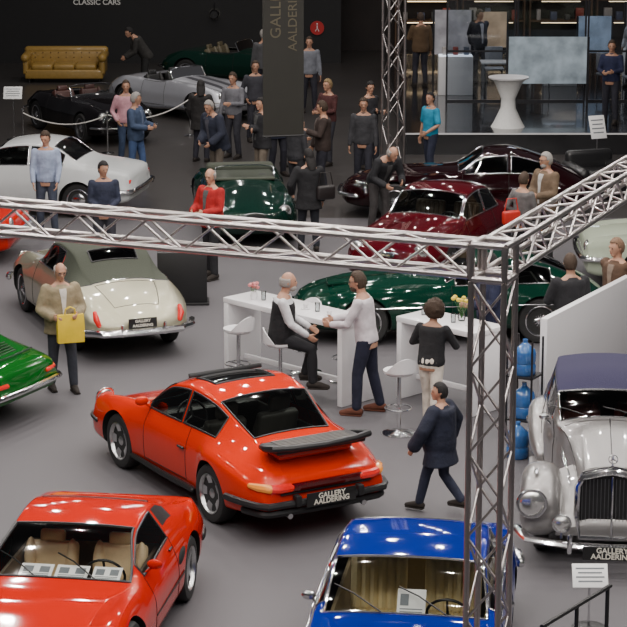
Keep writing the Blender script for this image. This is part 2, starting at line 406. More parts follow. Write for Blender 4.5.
SROAD=[(2.0,.34,.3,.45,.30,.55,.2,.58,.58),(1.92,.6,.24,.5,.50,.64,.3,.64,.64),(1.6,.76,.2,.55,.62,.76,.34,.72,.74),
(1.2,.80,.2,.6,.64,.82,.38,.78,.81),(.6,.75,.2,.62,.65,.82,.42,.83,.88),(.25,.75,.2,.62,.65,.84,.5,.86,.91),
(-.1,.75,.2,.6,.66,.80,.54,.82,.85),(-.6,.77,.2,.62,.66,.81,.52,.83,.86),(-.85,.80,.2,.64,.66,.84,.48,.86,.89),(-1.2,.84,.2,.64,.66,.85,.4,.85,.87),
(-1.6,.79,.25,.6,.58,.76,.35,.77,.79),(-1.88,.64,.32,.52,.48,.62,.3,.63,.64),(-1.98,.45,.38,.47,.36,.5,.22,.52,.52)]
TB=(BLACK,.012);TC=(CHROME,.012);SEAM=(DARK,.0045)
def coupe_regs(p,t=TC,g=GLS,ws=(.6,.18),rw=(-.78,-1.17),sw=((.5,-.32),(-.37,-.98)),door=(.52,-.62)):
    return [('windshield',ws[0],ws[1],8.34,11,g,t),('rear_window',rw[0],rw[1],8.67,11,g,t),
     ('side_window',sw[0][0],sw[0][1],6,7,g,t),('quarter_window',sw[1][0],sw[1][1],6,7,g,t),('door',door[0],door[1],2.67,6,p,SEAM)]
# ---- orange-red rear-engined coupe
OR=paint('orange_red_paint',(.60,.020,.001))
c=Car('glossy orange-red sports coupe with black whale-tail spoiler beside the bar table',(-.955,24.74),(-.516,.856),
 dict(st=S911,paint=OR,wheels=(1.16,-1.11,.70,.75,.32,.21,'fuchs'),
 regions=[('sunroof',.02,-.40,9.67,11,GLD,(BLACK,.016))]+coupe_regs(OR,TB,GLS,(.62,.12),(-.80,-1.40),((.52,-.26),(-.31,-1.0)),(.5,-.5))))
c.interior(.6,-1.2,(.06,.055,.05),-.2,.5,.78,.62,True,'head',-.06)
B().box((.05,0,1.30),(.03,.92,.05),Matrix.Rotation(rad(25),3,'Y'),.008).obj('wind_deflector',BLACK,c.e)
c.lamp(1.90,.60,.66,.105,HEADL,tilt=.35)
c.bumper(False,.425,.040,BLACK,0,.025,.55,'bumper_strip'); c.bumper(True,.45,.025,BLACK,0,.0,.4,'bumper_strip')
c.bumper(False,.33,.045,BLACK,0,-.02,.3,'valance')
B().box((-2.115,0,.590),(.04,.86,.085),None,.01).obj('reflector_band',TAILR,c.e)
B().box((-2.106,0,.528),(.03,1.1,.02),None,.004).obj('bumper_gap',BLACK,c.e)
for sd in(1,-1):
    B().tube([(-2.11,sd*.43,.592),(-2.11,sd*.56,.594),(-2.08,sd*.64,.60)],[.046,.048,.047],8,round_=True).obj('tail_light',TAILB,c.e)
    B().tube([(-2.08,sd*.66,.60),(-1.98,sd*.74,.605),(-1.88,sd*.79,.61)],[.048,.044,.028],8,round_=True).obj('turn_signal',TAILO,c.e)
    B().box((-2.16,sd*.38,.455),(.09,.07,.12),None,.015).obj('bumper_guard',BLACK,c.e)
    B().tube([(-2.0,sd*.45,.30),(-2.14,sd*.45,.29)],.03,10).obj('exhaust',ALLOY,c.e)
    B().box((-.42,sd*.825,.66),(.14,.03,.025),None,.01).obj('door_handle',BLACK,c.e)
    B().tube([(.8,sd*.80,.25),(0,sd*.82,.24),(-.7,sd*.83,.25)],.03,6,round_=True).obj('sill_trim',BLACK,c.e)
c.plate(-2.215,.455,True,0,.60,hh=.15)
b=B(); b.box((-1.70,0,.88),(.42,.90,.09),Matrix.Rotation(rad(-4),3,'Y'),.03,3); b.obj('spoiler_base',OR,c.e)
B().box((-1.84,0,.945),(.38,1.08,.055),Matrix.Rotation(rad(1),3,'Y'),.02,3).obj('spoiler_tray',BLACK,c.e)
for i in range(6): B().box((-1.70-.045*i,0,.976),(.02,.86,.012),None,.004).obj('spoiler_slat',M('slat_grey',(.14,.13,.12),.5),c.e)
B().tube([(-1.60,.48,.92),(-1.72,.56,.95),(-1.88,.60,.975),(-2.01,.58,1.0),(-2.06,.4,.995),(-2.08,0,.985),(-2.06,-.4,.995),(-2.01,-.58,1.0),(-1.88,-.60,.975),(-1.72,-.56,.95),(-1.60,-.48,.92)],[.012,.028,.036,.040,.034,.032,.034,.040,.036,.028,.012],8,round_=True).obj('spoiler_lip',BLACK,c.e)
c.mirror(.5,.72,.88,OR); c.wipers(.63,.89,.1,1.2)
# ---- red mid-engined coupe
RED=paint('bright_red_paint',(.52,.010,.001))
c=Car('low red mid-engined sports coupe with tan seats and paper sheets behind windshield',(-2.19,19.98),(-.15,-.988),
 dict(st=S308,paint=RED,wheels=(1.17,-1.17,.73,.75,.32,.2,'star'),
 regions=[('windshield',.61,-.06,8.34,11,GLC,TB),('rear_window',-.80,-.875,9,11,GLD,TB),('side_window',.40,-.52,6,7,GLC,TB),('quarter_louvre',-.6,-.92,6.33,7,BLACK,None),('engine_lid_vent',-1.0,-1.35,9.67,11,BLACK,None),('door',.42,-.55,2.67,6,RED,SEAM)]))
c.interior(.62,-.74,(.80,.62,.38),-.16,.44,.70,.62,False,'low',-.12,dark=(.12,.09,.06))
for sd in(1,-1):
    B().ell((-.72,sd*.845,.60),(.16,.025,.06),Matrix.Rotation(rad(12),3,'Y')).obj('air_intake',DARK,c.e)
    B().tube([(.4,sd*.86,.43),(-.5,sd*.868,.43),(-.8,sd*.868,.43)],.008,5).obj('side_groove',DARK,c.e)
    B().box((-.45,sd*.80,.76),(.1,.02,.02),None,.008).obj('door_handle',BLACK,c.e)
    B().ell((-2.06,sd*.45,.56),(.02,.07,.07)).ell((-2.06,sd*.62,.56),(.02,.07,.07)).obj('tail_light',TAILB,c.e)
c.mirror(.32,.74,.80,RED,k=.85); c.wipers(.61,.80,-.1,1.05)
c.bumper(True,.42,.05,BLACK,0,0,.4); c.bumper(False,.45,.05,BLACK,0,-.02,.3)
ferrari=c
# ---- blue coupe
BL=paint('royal_blue_paint',(.001,.013,.20))
c=Car('royal blue coupe with pleated cream seats and price sheet behind windshield',(.86,18.9),(-.13,-.99),
 dict(st=SBLUE,paint=BL,wheels=(1.3,-1.25,.70,.70,.31,.17,'disc'),regions=coupe_regs(BL,TC,GLC,(.69,.25),(-.78,-1.2),((.58,-.3),(-.36,-1.0)))))
c.interior(.66,-1.2,(.85,.72,.42),-.10,.60,.78,.66,False,'rib',.06,dark=(.22,.17,.09))
c.mirror(.48,.77,.88,CHROME,k=.75); c.wipers(.71,.91,.24,1.24); c.bumper(True,.5,.045,CHROME,0,.04,.35); c.bumper(False,.5,.045,CHROME,0,.04,.35)
c.lamp(2.16,.58,.66,.09,HEADL)
B().box((2.2,0,.60),(.05,.8,.16),None,.02).obj('grille',BLACK,c.e)
for sd in(1,-1): B().tube([(1.9,sd*.77,.80),(.6,sd*.80,.885),(-1.2,sd*.79,.92),(-2.0,sd*.76,.82)],.007,5).obj('side_trim',CHROME,c.e)
blue=c
# ---- silver classic drophead
SIL=paint('warm_silver_paint',(.42,.40,.29),.65)
ST=M('soft_top_greygreen',(.045,.052,.036),.85,0,0,.08,60,.2)
c=Car('champagne silver classic drophead with grey-green soft top raised and chrome bumpers',(-3.14,32.3),(-.37,.93),
 dict(st=SCLAS,paint=SIL,wheels=(1.28,-1.25,.68,.68,.33,.16,'wire'),regions=[('windshield',.56,.14,8.34,11,GLS,TC),('rear_window',-.80,-1.0,9.67,11,GLD,TB),('side_window',.46,-.55,6,7,GLD,TC),('soft_top',.14,-1.38,6,11,ST,(CHROME,.009)),('door',.5,-.55,2.67,6,SIL,SEAM),('boot_lid',-1.44,-2.0,8.67,11,SIL,SEAM)]))
c.interior(.55,-1.1,(.2,.05,.03),-.25,.5,.82,.62,False)
c.bumper(False,.42,.05,CHROME,0,.06,.4); c.bumper(True,.42,.045,CHROME,0,.06,.4)
c.plate(-2.26,.54,True,0,.40)
for sd in(1,-1):
    B().tube([(-2.12,sd*.57,.52),(-2.09,sd*.60,.60),(-2.02,sd*.60,.68)],[.035,.045,.03],10,round_=True).obj('tail_light',TAILB,c.e)
    B().box((-2.3,sd*.3,.46),(.05,.05,.18),None,.02).obj('bumper_guard',CHROME,c.e)
c.lamp(1.98,.52,.66,.09,HEADL)
# ---- green coupe at the edge
GR=paint('bright_green_paint',(.003,.085,.008))
c=Car('bright green sports coupe seen tail first near visitor with yellow bag',(-5.40,28.15),(-.9,.43),
 dict(st=S911,paint=GR,wheels=(1.16,-1.11,.70,.73,.31,.19,'fuchs'),regions=coupe_regs(GR,TC,GLS,(.62,.12),(-.80,-1.40),((.52,-.26),(-.31,-1.0)),(.5,-.5))))
c.interior(.6,-1.2,(.03,.028,.026),-.2,.5,.78,.62,False)
c.bumper(False,.44,.035,CHROME,0,.03,.4)
for sd in(1,-1): B().tube([(-2.10,sd*.45,.56),(-2.08,sd*.62,.57),(-1.98,sd*.74,.58)],[.03,.035,.025],8,round_=True).obj('tail_light',TAILB,c.e)
B().tube([(-1.88,.45,.815),(-1.9,0,.815),(-1.88,-.45,.815)],.012,6).obj('engine_lid_trim',CHROME,c.e)
for k in range(5): B().box((-1.62-.04*k,0,.905-.02*k),(.012,.5,.012)).obj('engine_grille_bar',BLACK,c.e)
# ---- dark green long-nosed coupe
DG=paint('british_dark_green_paint',(.001,.026,.015))
c=Car('dark green long-bonnet fastback sports coupe parked behind the bar tables',(1.98,31.9),(-1,-.06),
 dict(st=SETYP,paint=DG,wheels=(1.3,-1.15,.68,.68,.32,.16,'wire'),regions=[('windshield',.17,-.26,8.34,11,GLS,TC),('rear_window',-1.15,-1.6,9.34,11,GLS,TC),('side_window',.05,-.7,6,7,GLS,TC),('quarter_window',-.76,-1.3,6,7,GLS,TC),('door',.1,-.72,2.67,6,DG,SEAM)]))
c.interior(.15,-1.2,(.25,.15,.07),-.45,.1,.74,.6,False,'low',-.1)
c.bumper(True,.42,.03,CHROME,0,.04,.3); c.bumper(False,.45,.03,CHROME,0,.04,.3); c.lamp(1.95,.52,.58,.08,HEADL)
B().box((1.15,0,.80),(1.3,.36,.05),Matrix.Rotation(rad(4),3,'Y'),.02,3).obj('bonnet_bulge',DG,c.e)
for sd in(1,-1): B().tube([(1.9,sd*.80,.52),(.5,sd*.835,.56),(-1.0,sd*.84,.58),(-1.9,sd*.74,.55)],.008,5).obj('side_trim',CHROME,c.e)
# ---- maroon coupe
MR=paint('maroon_paint',(.060,.0015,.005))
c=Car('glossy maroon rounded classic coupe with chrome trim beside visitors',(1.98,36.3),(-.42,-.91),
 dict(st=SCLAS,paint=MR,wheels=(1.28,-1.25,.68,.68,.33,.16,'wire'),regions=coupe_regs(MR,TC,GLS,(.56,.14),(-.8,-1.15),((.46,-.32),(-.37,-.95)))))
c.interior(.55,-1.1,(.12,.08,.05),-.25,.5,.82,.62,False)
c.bumper(True,.42,.04,CHROME,0,.05,.35); c.lamp(1.98,.52,.66,.1,HEADL); c.bumper(False,.42,.04,CHROME,0,.05,.35)
B().box((2.12,0,.56),(.06,.34,.2),None,.03).obj('grille',CHROME,c.e)
# ---- dark coupe behind it
BK=paint('black_paint',(.006,.005,.006))
MB=paint('dark_maroon_paint',(.010,.001,.002))
c=Car('very dark maroon coupe in the dim area behind the maroon coupe',(2.78,41.0),(-1,.05),dict(st=SETYP,paint=MB,wheels=(1.3,-1.15,.68,.68,.32,.16,'wire'),regions=[('windshield',.17,-.26,8.34,11,GLD,TC),('side_window',.05,-.7,6,7,GLD,TC),('quarter_window',-.76,-1.3,6,7,GLD,TC),('door',.1,-.72,2.67,6,MB,SEAM)]))
c.bumper(True,.42,.03,CHROME,0,.04,.3); c.lamp(1.95,.52,.58,.08,HEADL)
# ---- white coupe
WP=paint('ivory_white_paint',(.58,.60,.60))
c=Car('ivory white two-door coupe with dark windows behind the truss',(-5.3,41.5),(-.98,.18),dict(st=SCOUPE,paint=WP,wheels=(1.3,-1.25,.70,.70,.31,.17,'disc'),regions=coupe_regs(WP,TC,GLS)))
c.interior(.6,-1.2,(.1,.03,.02),-.22,.52,.8,.66,True)
c.bumper(False,.5,.045,CHROME,0,.04,.35)
for sd in(1,-1): B().box((-2.17,sd*.6,.66),(.05,.2,.08),None,.02).obj('tail_light',TAILB,c.e)
# ---- red car edge
c=Car('red coupe partly hidden by the truss beam beside the white coupe',(-7.0,37.4),(.99,-.1),dict(st=SCOUPE,paint=RED,wheels=(1.3,-1.25,.70,.70,.31,.17,'disc'),regions=coupe_regs(RED,TC,GLD)))
c.bumper(True,.5,.045,CHROME,0,.04,.35); c.lamp(2.16,.58,.66,.09,HEADL)
# ---- cream car
CR=paint('pale_green_cream_paint',(.38,.43,.33))
c=Car('pale cream-green classic car behind the white partition',(6.4,35.3),(-1,.04),dict(st=SCOUPE,paint=CR,wheels=(1.3,-1.25,.70,.70,.31,.17,'disc'),regions=coupe_regs(CR,TC,GLS)))
c.bumper(True,.5,.045,CHROME,0,.04,.35); c.lamp(2.16,.58,.66,.09,HEADL)
# ---- roadsters
def roadster(label,pos,head,p,seatc=(.06,.02,.015),scale=1.,style='wire',extra=None):
    c=Car(label,pos,head,dict(st=SROAD,paint=p,wheels=(1.2,-1.15,.68,.70,.32,.18,style),regions=[('cockpit_opening',.2,-.72,7.34,11,None,(BLACK,.018)),('door',.15,-.6,2.67,6,p,SEAM)]))
    c.interior(.25,-.8,seatc,-.35,.18,.76,.56,False,'low')
    fr=[(.22,-.52,.86),(.12,-.50,1.08),(.11,-.3,1.11),(.13,0,1.12),(.11,.3,1.11),(.12,.50,1.08),(.22,.52,.86)]
    B().tube(fr,.014,6).obj('windshield_frame',CHROME,c.e)
    B().add([(.22,-.52,.87),(.12,-.5,1.08),(.13,0,1.11),(.26,0,.89),(.12,.5,1.08),(.22,.52,.87)],[[0,1,2,3],[3,2,4,5]]).obj('windshield',LENS,c.e,fix=False)
    c.lamp(1.86,.52,.62,.095,HEADL); B().ell((1.98,0,.50),(.04,.26,.1)).obj('grille_opening',DARK,c.e)
    B().tube([(1.985,.27*math.cos(t),.50+.11*math.sin(t)) for t in [2*math.pi*k/20 for k in range(20)]],.014,6,loop=True).obj('grille_ring',CHROME,c.e)
    c.bumper(True,.4,.025,CHROME,0,.06,.25); c.bumper(False,.42,.025,CHROME,0,.06,.25)
    return c
roadster('black open roadster with chrome wire wheels and rope barrier alongside',(-4.95,50.4),(.5,-.87),BK)
SB=paint('bright_silver_paint',(.60,.61,.66),.6)
c=roadster('silver open racing roadster with wide fenders and side exhaust',(-3.05,53.4),(.72,-.69),SB,(.02,.02,.02),1,'star')
for sd in(1,-1):
    B().tube([(.9,sd*.80,.3),(.0,sd*.84,.24),(-.8,sd*.84,.24)],.04,8,round_=True).obj('side_exhaust',CHROME,c.e)
    pts_=[c.P(x,9.6+.0,1) for x in (1.85,1.6,1.3,1.0,.7,.35)]
    B().loft([[V((p.x,sd*.10,c.P(p.x,10.6).z+.004)),V((p.x,sd*.24,c.P(p.x,9.9).z+.006)),V((p.x,sd*.24,c.P(p.x,9.9).z-.02)),V((p.x,sd*.10,c.P(p.x,10.6).z-.02))] for p in pts_]).obj('racing_stripe',M('stripe_grey',(.06,.06,.07),.4),c.e)
DG2=paint('deep_green_paint',(.004,.022,.015))
c=roadster('small dark green roadster with grey-green hood folded down',(-1.22,39.7),(.12,-.99),DG2,(.06,.07,.05))
B().box((-.75,0,.93),(.36,1.2,.16),None,.07,3).obj('folded_hood',ST,c.e)
B().box((-.15,0,.90),(1.0,1.04,.04),None,.018,3).obj('tonneau_cover',ST,c.e)
roadster('dark green open sports car at the rear of the stand',(-1.9,58.8),(.92,-.38),DG2,(.12,.1,.06))
# ---- prewar style silver cabriolet with separate fenders
def prewar():
    p=paint('silver_grey_paint',(.30,.29,.285),.75); bt=M('navy_soft_top',(.016,.013,.050),.85,0,0,.08,70,.25)
    st=[(1.74,.31,.36,.62,.33,.78,.27,.88,.93),(1.2,.38,.38,.72,.38,.90,.29,.97,1.02),(.6,.48,.35,.80,.47,.98,.31,1.05,1.10),(.42,.56,.3,.85,.56,1.01,.52,1.04,1.11),
    (.2,.62,.3,.86,.61,1.03,.55,1.33,1.37),(-.3,.70,.3,.88,.66,1.05,.57,1.42,1.49),(-.9,.72,.3,.88,.66,1.05,.55,1.42,1.48),(-1.2,.72,.3,.88,.66,1.03,.52,1.27,1.34),(-1.42,.70,.3,.86,.62,.97,.5,1.02,1.04),(-1.8,.62,.32,.78,.55,.86,.4,.88,.90),(-2.1,.5,.35,.65,.45,.7,.3,.72,.73)]
    c=Car('silver vintage cabriolet with tall chrome grille round headlamps and navy soft top',(3.19,23.95),(-.10,-.995),
     dict(st=st,paint=p,wheels=(1.45,-1.3,.70,.68,.34,.16,'disc'),arch=1.1,regions=[('windshield',.405,.215,8.34,11,GLS,TC),('side_window',.25,-.55,6,7,GLD,TC),('soft_top',.2,-1.38,6,11,bt,None),('door',.3,-.7,2.67,6,p,SEAM),('bonnet',1.66,.5,6,11,p,SEAM)]))
    c.interior(.4,-1.1,(.3,.05,.04),-.25,.3,.95,.54,False,'low',.1)
    def fender(rows,x,name):
        for sd in(1,-1):
            b=B()
            n=24
            def ring(r):
                out=[]
                for k in range(n):
                    t=2*math.pi*k/n; cy=math.cos(t); sy=math.sin(t)
                    ex=.75; cy=math.copysign(abs(cy)**ex,cy); sy2=math.copysign(abs(sy)**ex,sy)
                    out.append(V((r[0],sd*(r[1]+r[3]*cy),r[2]+r[4]*sy2)))
                return out
            xs=[r[0] for r in rows][::-1]; ch=[r[1:] for r in rows][::-1]
            fx=[]
            for a,b2 in zip(xs,xs[1:]): fx+=[a+(b2-a)*i/4 for i in range(4)]
            fx.append(xs[-1]); C=pchip(xs,ch,np.array(fx))
            b.loft([ring([x_]+list(cc)) for x_,cc in zip(fx,C)])
            me=b.mesh('f'); bm=bmesh.new(); bm.from_mesh(me)
            bmesh.ops.recalc_face_normals(bm,faces=bm.faces); bm.to_mesh(me); bm.free()
            me.materials.append(p); me.materials.append(DARK)
            o=bpy.data.objects.new('f',me); COL.objects.link(o)
            cb=B(); R=.39
            cb.add([(x+R*math.cos(2*math.pi*k/32),yy,.33+R*math.sin(2*math.pi*k/32)) for yy in(.54*sd,1.3*sd) for k in range(32)],[[k,(k+1)%32,32+(k+1)%32,32+k] for k in range(32)]+[list(range(32)),list(range(63,31,-1))])
            cm=cb.mesh('c'); cm.materials.append(p); cm.materials.append(DARK); cm.polygons.foreach_set('material_index',[1]*len(cm.polygons))
            bm=bmesh.new(); bm.from_mesh(cm); bmesh.ops.recalc_face_normals(bm,faces=bm.faces); bm.to_mesh(cm); bm.free()
            co=bpy.data.objects.new('c',cm); COL.objects.link(co)
            md=o.modifiers.new('b','BOOLEAN'); md.operation='DIFFERENCE'; md.object=co; md.solver='EXACT'
            res=evalmesh(o); kill(o); kill(co); mk(name,res,c.e,True,50)
    fender([(2.04,.72,.46,.10,.08),(2.01,.72,.49,.17,.17),(1.90,.72,.55,.21,.27),(1.70,.71,.59,.22,.30),(1.42,.71,.60,.22,.29),(1.12,.70,.55,.21,.27),(.8,.70,.43,.19,.19),(.5,.71,.33,.17,.09),(0,.71,.29,.15,.04),(-.7,.71,.29,.14,.04)],1.45,'front_fender')
    fender([(-.5,.70,.36,.06,.05),(-.7,.70,.46,.13,.14),(-1.0,.68,.56,.19,.22),(-1.3,.67,.59,.21,.25),(-1.7,.64,.54,.20,.23),(-2.05,.60,.44,.16,.14),(-2.15,.58,.40,.06,.06)],-1.3,'rear_fender')
    B().loft([[V((x,y*w,z)) for y,z in((-1,.30),(1,.30),(1,zz*.85),(.4,zz),(-.4,zz),(-1,zz*.85))] for x,w,zz in((1.96,.56,.42),(1.86,.58,.54),(1.6,.58,.72),(1.1,.58,.84))]).obj('front_apron',p,c.e)
    gx=1.84
    prof=[(-.32,.28),(-.35,.52),(-.345,.82),(-.29,.91),(-.10,.955),(0,.97),(.10,.955),(.29,.91),(.345,.82),(.35,.52),(.32,.28)]
    B().tube([(gx+.1,y,z) for y,z in prof],.034,8,loop=True).obj('grille_shell',CHROME,c.e)
    B().loft([[V((x,y,z)) for y,z in prof] for x in(gx-.12,gx+.08)]).obj('grille_core',BLACK,c.e)
    B().loft([[V((x,y*s_,z*s_+.0)) for y,z in prof] for x,s_ in((gx-.14,1.0),(gx+.02,1.04),(gx+.09,1.04))],False).obj('grille_surround',CHROME,c.e)
    for i in range(17):
        y=-.30+.60*i/16; B().box((gx+.088,y,.60),(.010,.007,.58)).obj('grille_bar',DALLOY,c.e)
    B().box((gx+.12,0,.61),(.025,.024,.64),None,.008).obj('grille_spine',CHROME,c.e)
    b=B().tube([(gx+.05,.045*math.cos(t),1.09+.045*math.sin(t)) for t in [2*math.pi*k/20 for k in range(20)]],.005,6,loop=True)
    for a in(90,210,330): b.tube([(gx+.05,0,1.09),(gx+.05,.045*math.cos(rad(a)),1.09+.045*math.sin(rad(a)))],[.008,.003],6)
    b.tube([(gx+.05,0,.98),(gx+.05,0,1.05)],.008,6); b.obj('bonnet_emblem',CHROME,c.e)
    c.lamp(2.08,.80,.66,.135,HEADL,pod=.25); c.lamp(2.20,.50,.50,.085,HEADL,'fog_lamp',pod=.1)
    for sd in(1,-1): B().tube([(2.16,sd*.50,.42),(2.18,sd*.5,.34)],.015,6).obj('fog_lamp_bracket',CHROME,c.e)
    B().tube([(1.85,-.95,.33),(2.14,-.84,.31),(2.28,-.4,.30),(2.31,0,.30),(2.28,.4,.30),(2.14,.84,.31),(1.85,.95,.33)],.055,8,round_=True,flat=.6).obj('bumper',CHROME,c.e)
    B().tube([(-1.9,-.85,.42),(-2.2,-.7,.40),(-2.3,0,.39),(-2.2,.7,.40),(-1.9,.85,.42)],.05,8,round_=True).obj('bumper',CHROME,c.e)
    for sd in(1,-1): B().box((2.33,sd*.42,.33),(.04,.05,.2),None,.015).obj('bumper_guard',CHROME,c.e)
    c.plate(2.40,.27,False,0,.58)
    B().tube([(1.75,0,.94),(1.2,0,1.025),(.5,0,1.115)],.008,6).obj('bonnet_hinge',CHROME,c.e)
    for sd in(1,-1):
        B().ell((1.75,sd*.76,.90),(.07,.025,.025)).obj('turn_signal',CHROME,c.e)
        for k in range(2): B().tube([(1.5,sd*.42,.70+.07*k),(.6,sd*.50,.75+.07*k)],.008,5).obj('bonnet_vent_trim',CHROME,c.e)
    c.wipers(.42,1.1,.3,1.3); c.mirror(.35,.62,1.0,CHROME,k=.7)
    return c
merc=prewar()
# ---------------------------------------------------------------- people
def ik(a,c,l1,l2,hint):
    a=V(a);c=V(c);d=c-a;L=d.length
    if L>(l1+l2)*.998: d=d.normalized()*(l1+l2)*.998; c=a+d; L=d.length
    u=d.normalized(); x=(l1*l1-l2*l2+L*L)/(2*L); h=math.sqrt(max(0,l1*l1-x*x))
    hp=V(hint)-u*V(hint).dot(u)
    if hp.length<1e-4: hp=u.orthogonal()
    return a+u*x+hp.normalized()*h,c
def remesh(b,vox,mat,name,par,sm=3):
    me=b.mesh('t'); bm=bmesh.new(); bm.from_mesh(me); bmesh.ops.recalc_face_normals(bm,faces=bm.faces); bm.to_mesh(me); bm.free()
    o=bpy.data.objects.new('t',me); COL.objects.link(o)
    md=o.modifiers.new('r','REMESH'); md.mode='VOXEL'; md.voxel_size=vox
    ms=o.modifiers.new('s','SMOOTH'); ms.iterations=sm; ms.factor=.5
    res=evalmesh(o); kill(o); res.materials.clear(); res.materials.append(mat)
    return mk(name,res,par,True,180)
TORSO=[(-.13,.150,.11),(-.06,.165,.118),(.02,.165,.115),(.10,.152,.108),(.25,.160,.115),(.36,.178,.12),(.43,.182,.112),(.48,.150,.09),(.52,.09,.07),(.54,.06,.06)]
def tors(z,off,fat):
    for a,b in zip(TORSO,TORSO[1:]):
        if a[0]<=z<=b[0]:
            t=(z-a[0])/(b[0]-a[0]); ry=a[2]+(b[2]-a[2])*t; break
    belly=fat*math.exp(-((z-.08)/.17)**2)
    return ry+off+belly*.9
def torso(b,T,lo,hi,off,fat,n=18,wob=0.):
    rings=[]
    rows=[r for r in TORSO if lo<=r[0]<=hi]
    for z,rx,ry in rows:
        rx=rx+off; ry=(ry+off); 
        belly=fat*math.exp(-((z-.08)/.17)**2)
        rings.append([T(V(((rx+belly*.5)*math.cos(t)*(1+wob*math.sin(5*t+z*20)),(ry+belly*(.9 if math.sin(t)>0 else .25))*math.sin(t)*(1+wob*math.cos(4*t+z*17))+(0 if z<.4 else -.01),.95+z))) for t in [2*math.pi*k/n for k in range(n)]])
    b.loft(rings)
ARMS=[((-.25,.10,.86),(.25,.10,.86)),((-.10,.30,1.12),(.12,.30,1.10)),((-.24,.14,.90),(.14,.30,1.12)),((-.10,-.22,.92),(.10,-.22,.92)),((-.22,.14,.95),(.22,.14,.95)),((.05,.24,1.20),(-.05,.25,1.16)),((-.12,.30,1.2),(.26,.05,.86))]
def person(label,pos,head,h=1.76,skin=(.46,.25,.165),hair=('short',(.05,.03,.02)),topc=(.05,.05,.06),legc=(.03,.035,.05),shoe=(.02,.015,.012),
   sleeve='long',jacket=None,vest=None,lean=0,pel=.95,wl=None,wr=None,al=None,ar=None,hl=None,hr=None,kl=(0,1,0),kr=(0,1,0),hy=None,hp=None,fat=None,z0=0,group=None,glasses=False,beard=None,tw=0,coatlen=0.,collar=None,flare=.04,bulk=.034):
    e=top('person',(pos[0],pos[1],z0),math.atan2(head[1],head[0])-math.pi/2,label,'person',group,h/1.76)
    k_=R_.choice([0,0,1]); skin=skin if not k_ else tuple(x*1.12 for x in skin)
    sk=M('skin_%02d%02d'%(int(skin[0]*99),int(skin[1]*99)),skin,.55,0,0,.05,25)
    if fat is None: fat=R_.uniform(.01,.05)
    if hy is None: hy=R_.uniform(-.45,.45)
    if hp is None: hp=R_.uniform(.05,.28)
    pz=pel-.95; base=V((0,0,.95)); RM=Matrix.Rotation(tw,3,'Z')@Matrix.Rotation(-lean,3,'X')
    def T(p): return base+V((0,0,pz))+RM@(p-base)
    sh={-1:T(V((-.185,0,1.405))),1:T(V((.185,0,1.405)))}
    j=R_.uniform(-.08,.08)
    if wl is None and wr is None: wl,wr=R_.choice(ARMS)
    wl=V(wl) if wl else V((-.25,.10+j,.86)); wr=V(wr) if wr else V((.25,.10-j,.86))
    el,wl=ik(sh[-1],wl,.295,.26,hl or (-.7,-1,-.3)); er,wr=ik(sh[1],wr,.295,.26,hr or (.7,-1,-.3))
    hip={-1:V((-.09,0,.93+pz)),1:V((.09,0,.93+pz))}
    al=V(al) if al else V((-.13,.04+j,.09)); ar=V(ar) if ar else V((.13,-.06-j,.09))
    knl,al=ik(hip[-1],al,.43,.42,kl); knr,ar=ik(hip[1],ar,.43,.42,kr)
    arms=((sh[-1],el,wl,-1),(sh[1],er,wr,1)); legs=((hip[-1],knl,al,-1),(hip[1],knr,ar,1))
    def lerp(a,b,t): return a+(b-a)*t
    def arm(b,a,el,w,off,full=True,cuff=None):
        pts=[a,lerp(a,el,.5),el]; rr=[.052+off,.047+off,.040+off]
        if full: pts+= [lerp(el,w,.4),w]; rr+=[.038+off,.027+off*1.3]
        else: pts=[a,lerp(a,el,.45),lerp(a,el,.8)]; rr=[.054+off,.05+off*1.3,.048+off*1.7]
        b.tube(pts,rr,12,round_=True)
    def leg(b,a,k,an,off,cuff=None):
        b.tube([a,lerp(a,k,.4),k,lerp(k,an,.35),an],[.085+off,.075+off,.055+off,.053+off,(.036+off) if cuff is None else cuff],12,round_=True)
    b=B(); torso(b,T,-.2,.6,0,fat*.9)
    HC=T(V((0,.02,1.635))); HR=Matrix.Rotation(tw+hy,3,'Z')@Matrix.Rotation(-lean*.45-hp,3,'X')
    b.tube([T(V((0,-.01,1.42))),T(V((0,-.005,1.5))),HC+HR@V((0,-.015,-.06))],[.062,.055,.056],12)
    rings=[]
    for i in range(13):
        a=math.pi*i/12; z=-math.cos(a); q=max(math.sin(a),.03)
        rx,ry=.076,.097; zz=z*.118
        if z<0: rx*=1-.22*(-z)**1.2; ry*=1-.05*(-z)
        fy=.012*max(0,-z)
        rings.append([HC+HR@V((rx*q*math.cos(t),ry*q*math.sin(t)+fy,zz)) for t in [2*math.pi*k/16 for k in range(16)]])
    b.loft(rings)
    b.tube([HC+HR@V((0,.088,.018)),HC+HR@V((0,.108,-.018)),HC+HR@V((0,.098,-.03))],[.009,.015,.013],8,round_=True)
    b.ell(HC+HR@V((0,.075,-.085)),(.03,.03,.025)); b.ell(HC+HR@V((0,.085,.034)),(.05,.014,.010)); b.ell(HC+HR@V((0,.094,-.052)),(.025,.012,.011))
    for sd in(-1,1): b.ell(HC+HR@V((sd*.078,-.008,-.005)),(.012,.02,.032))
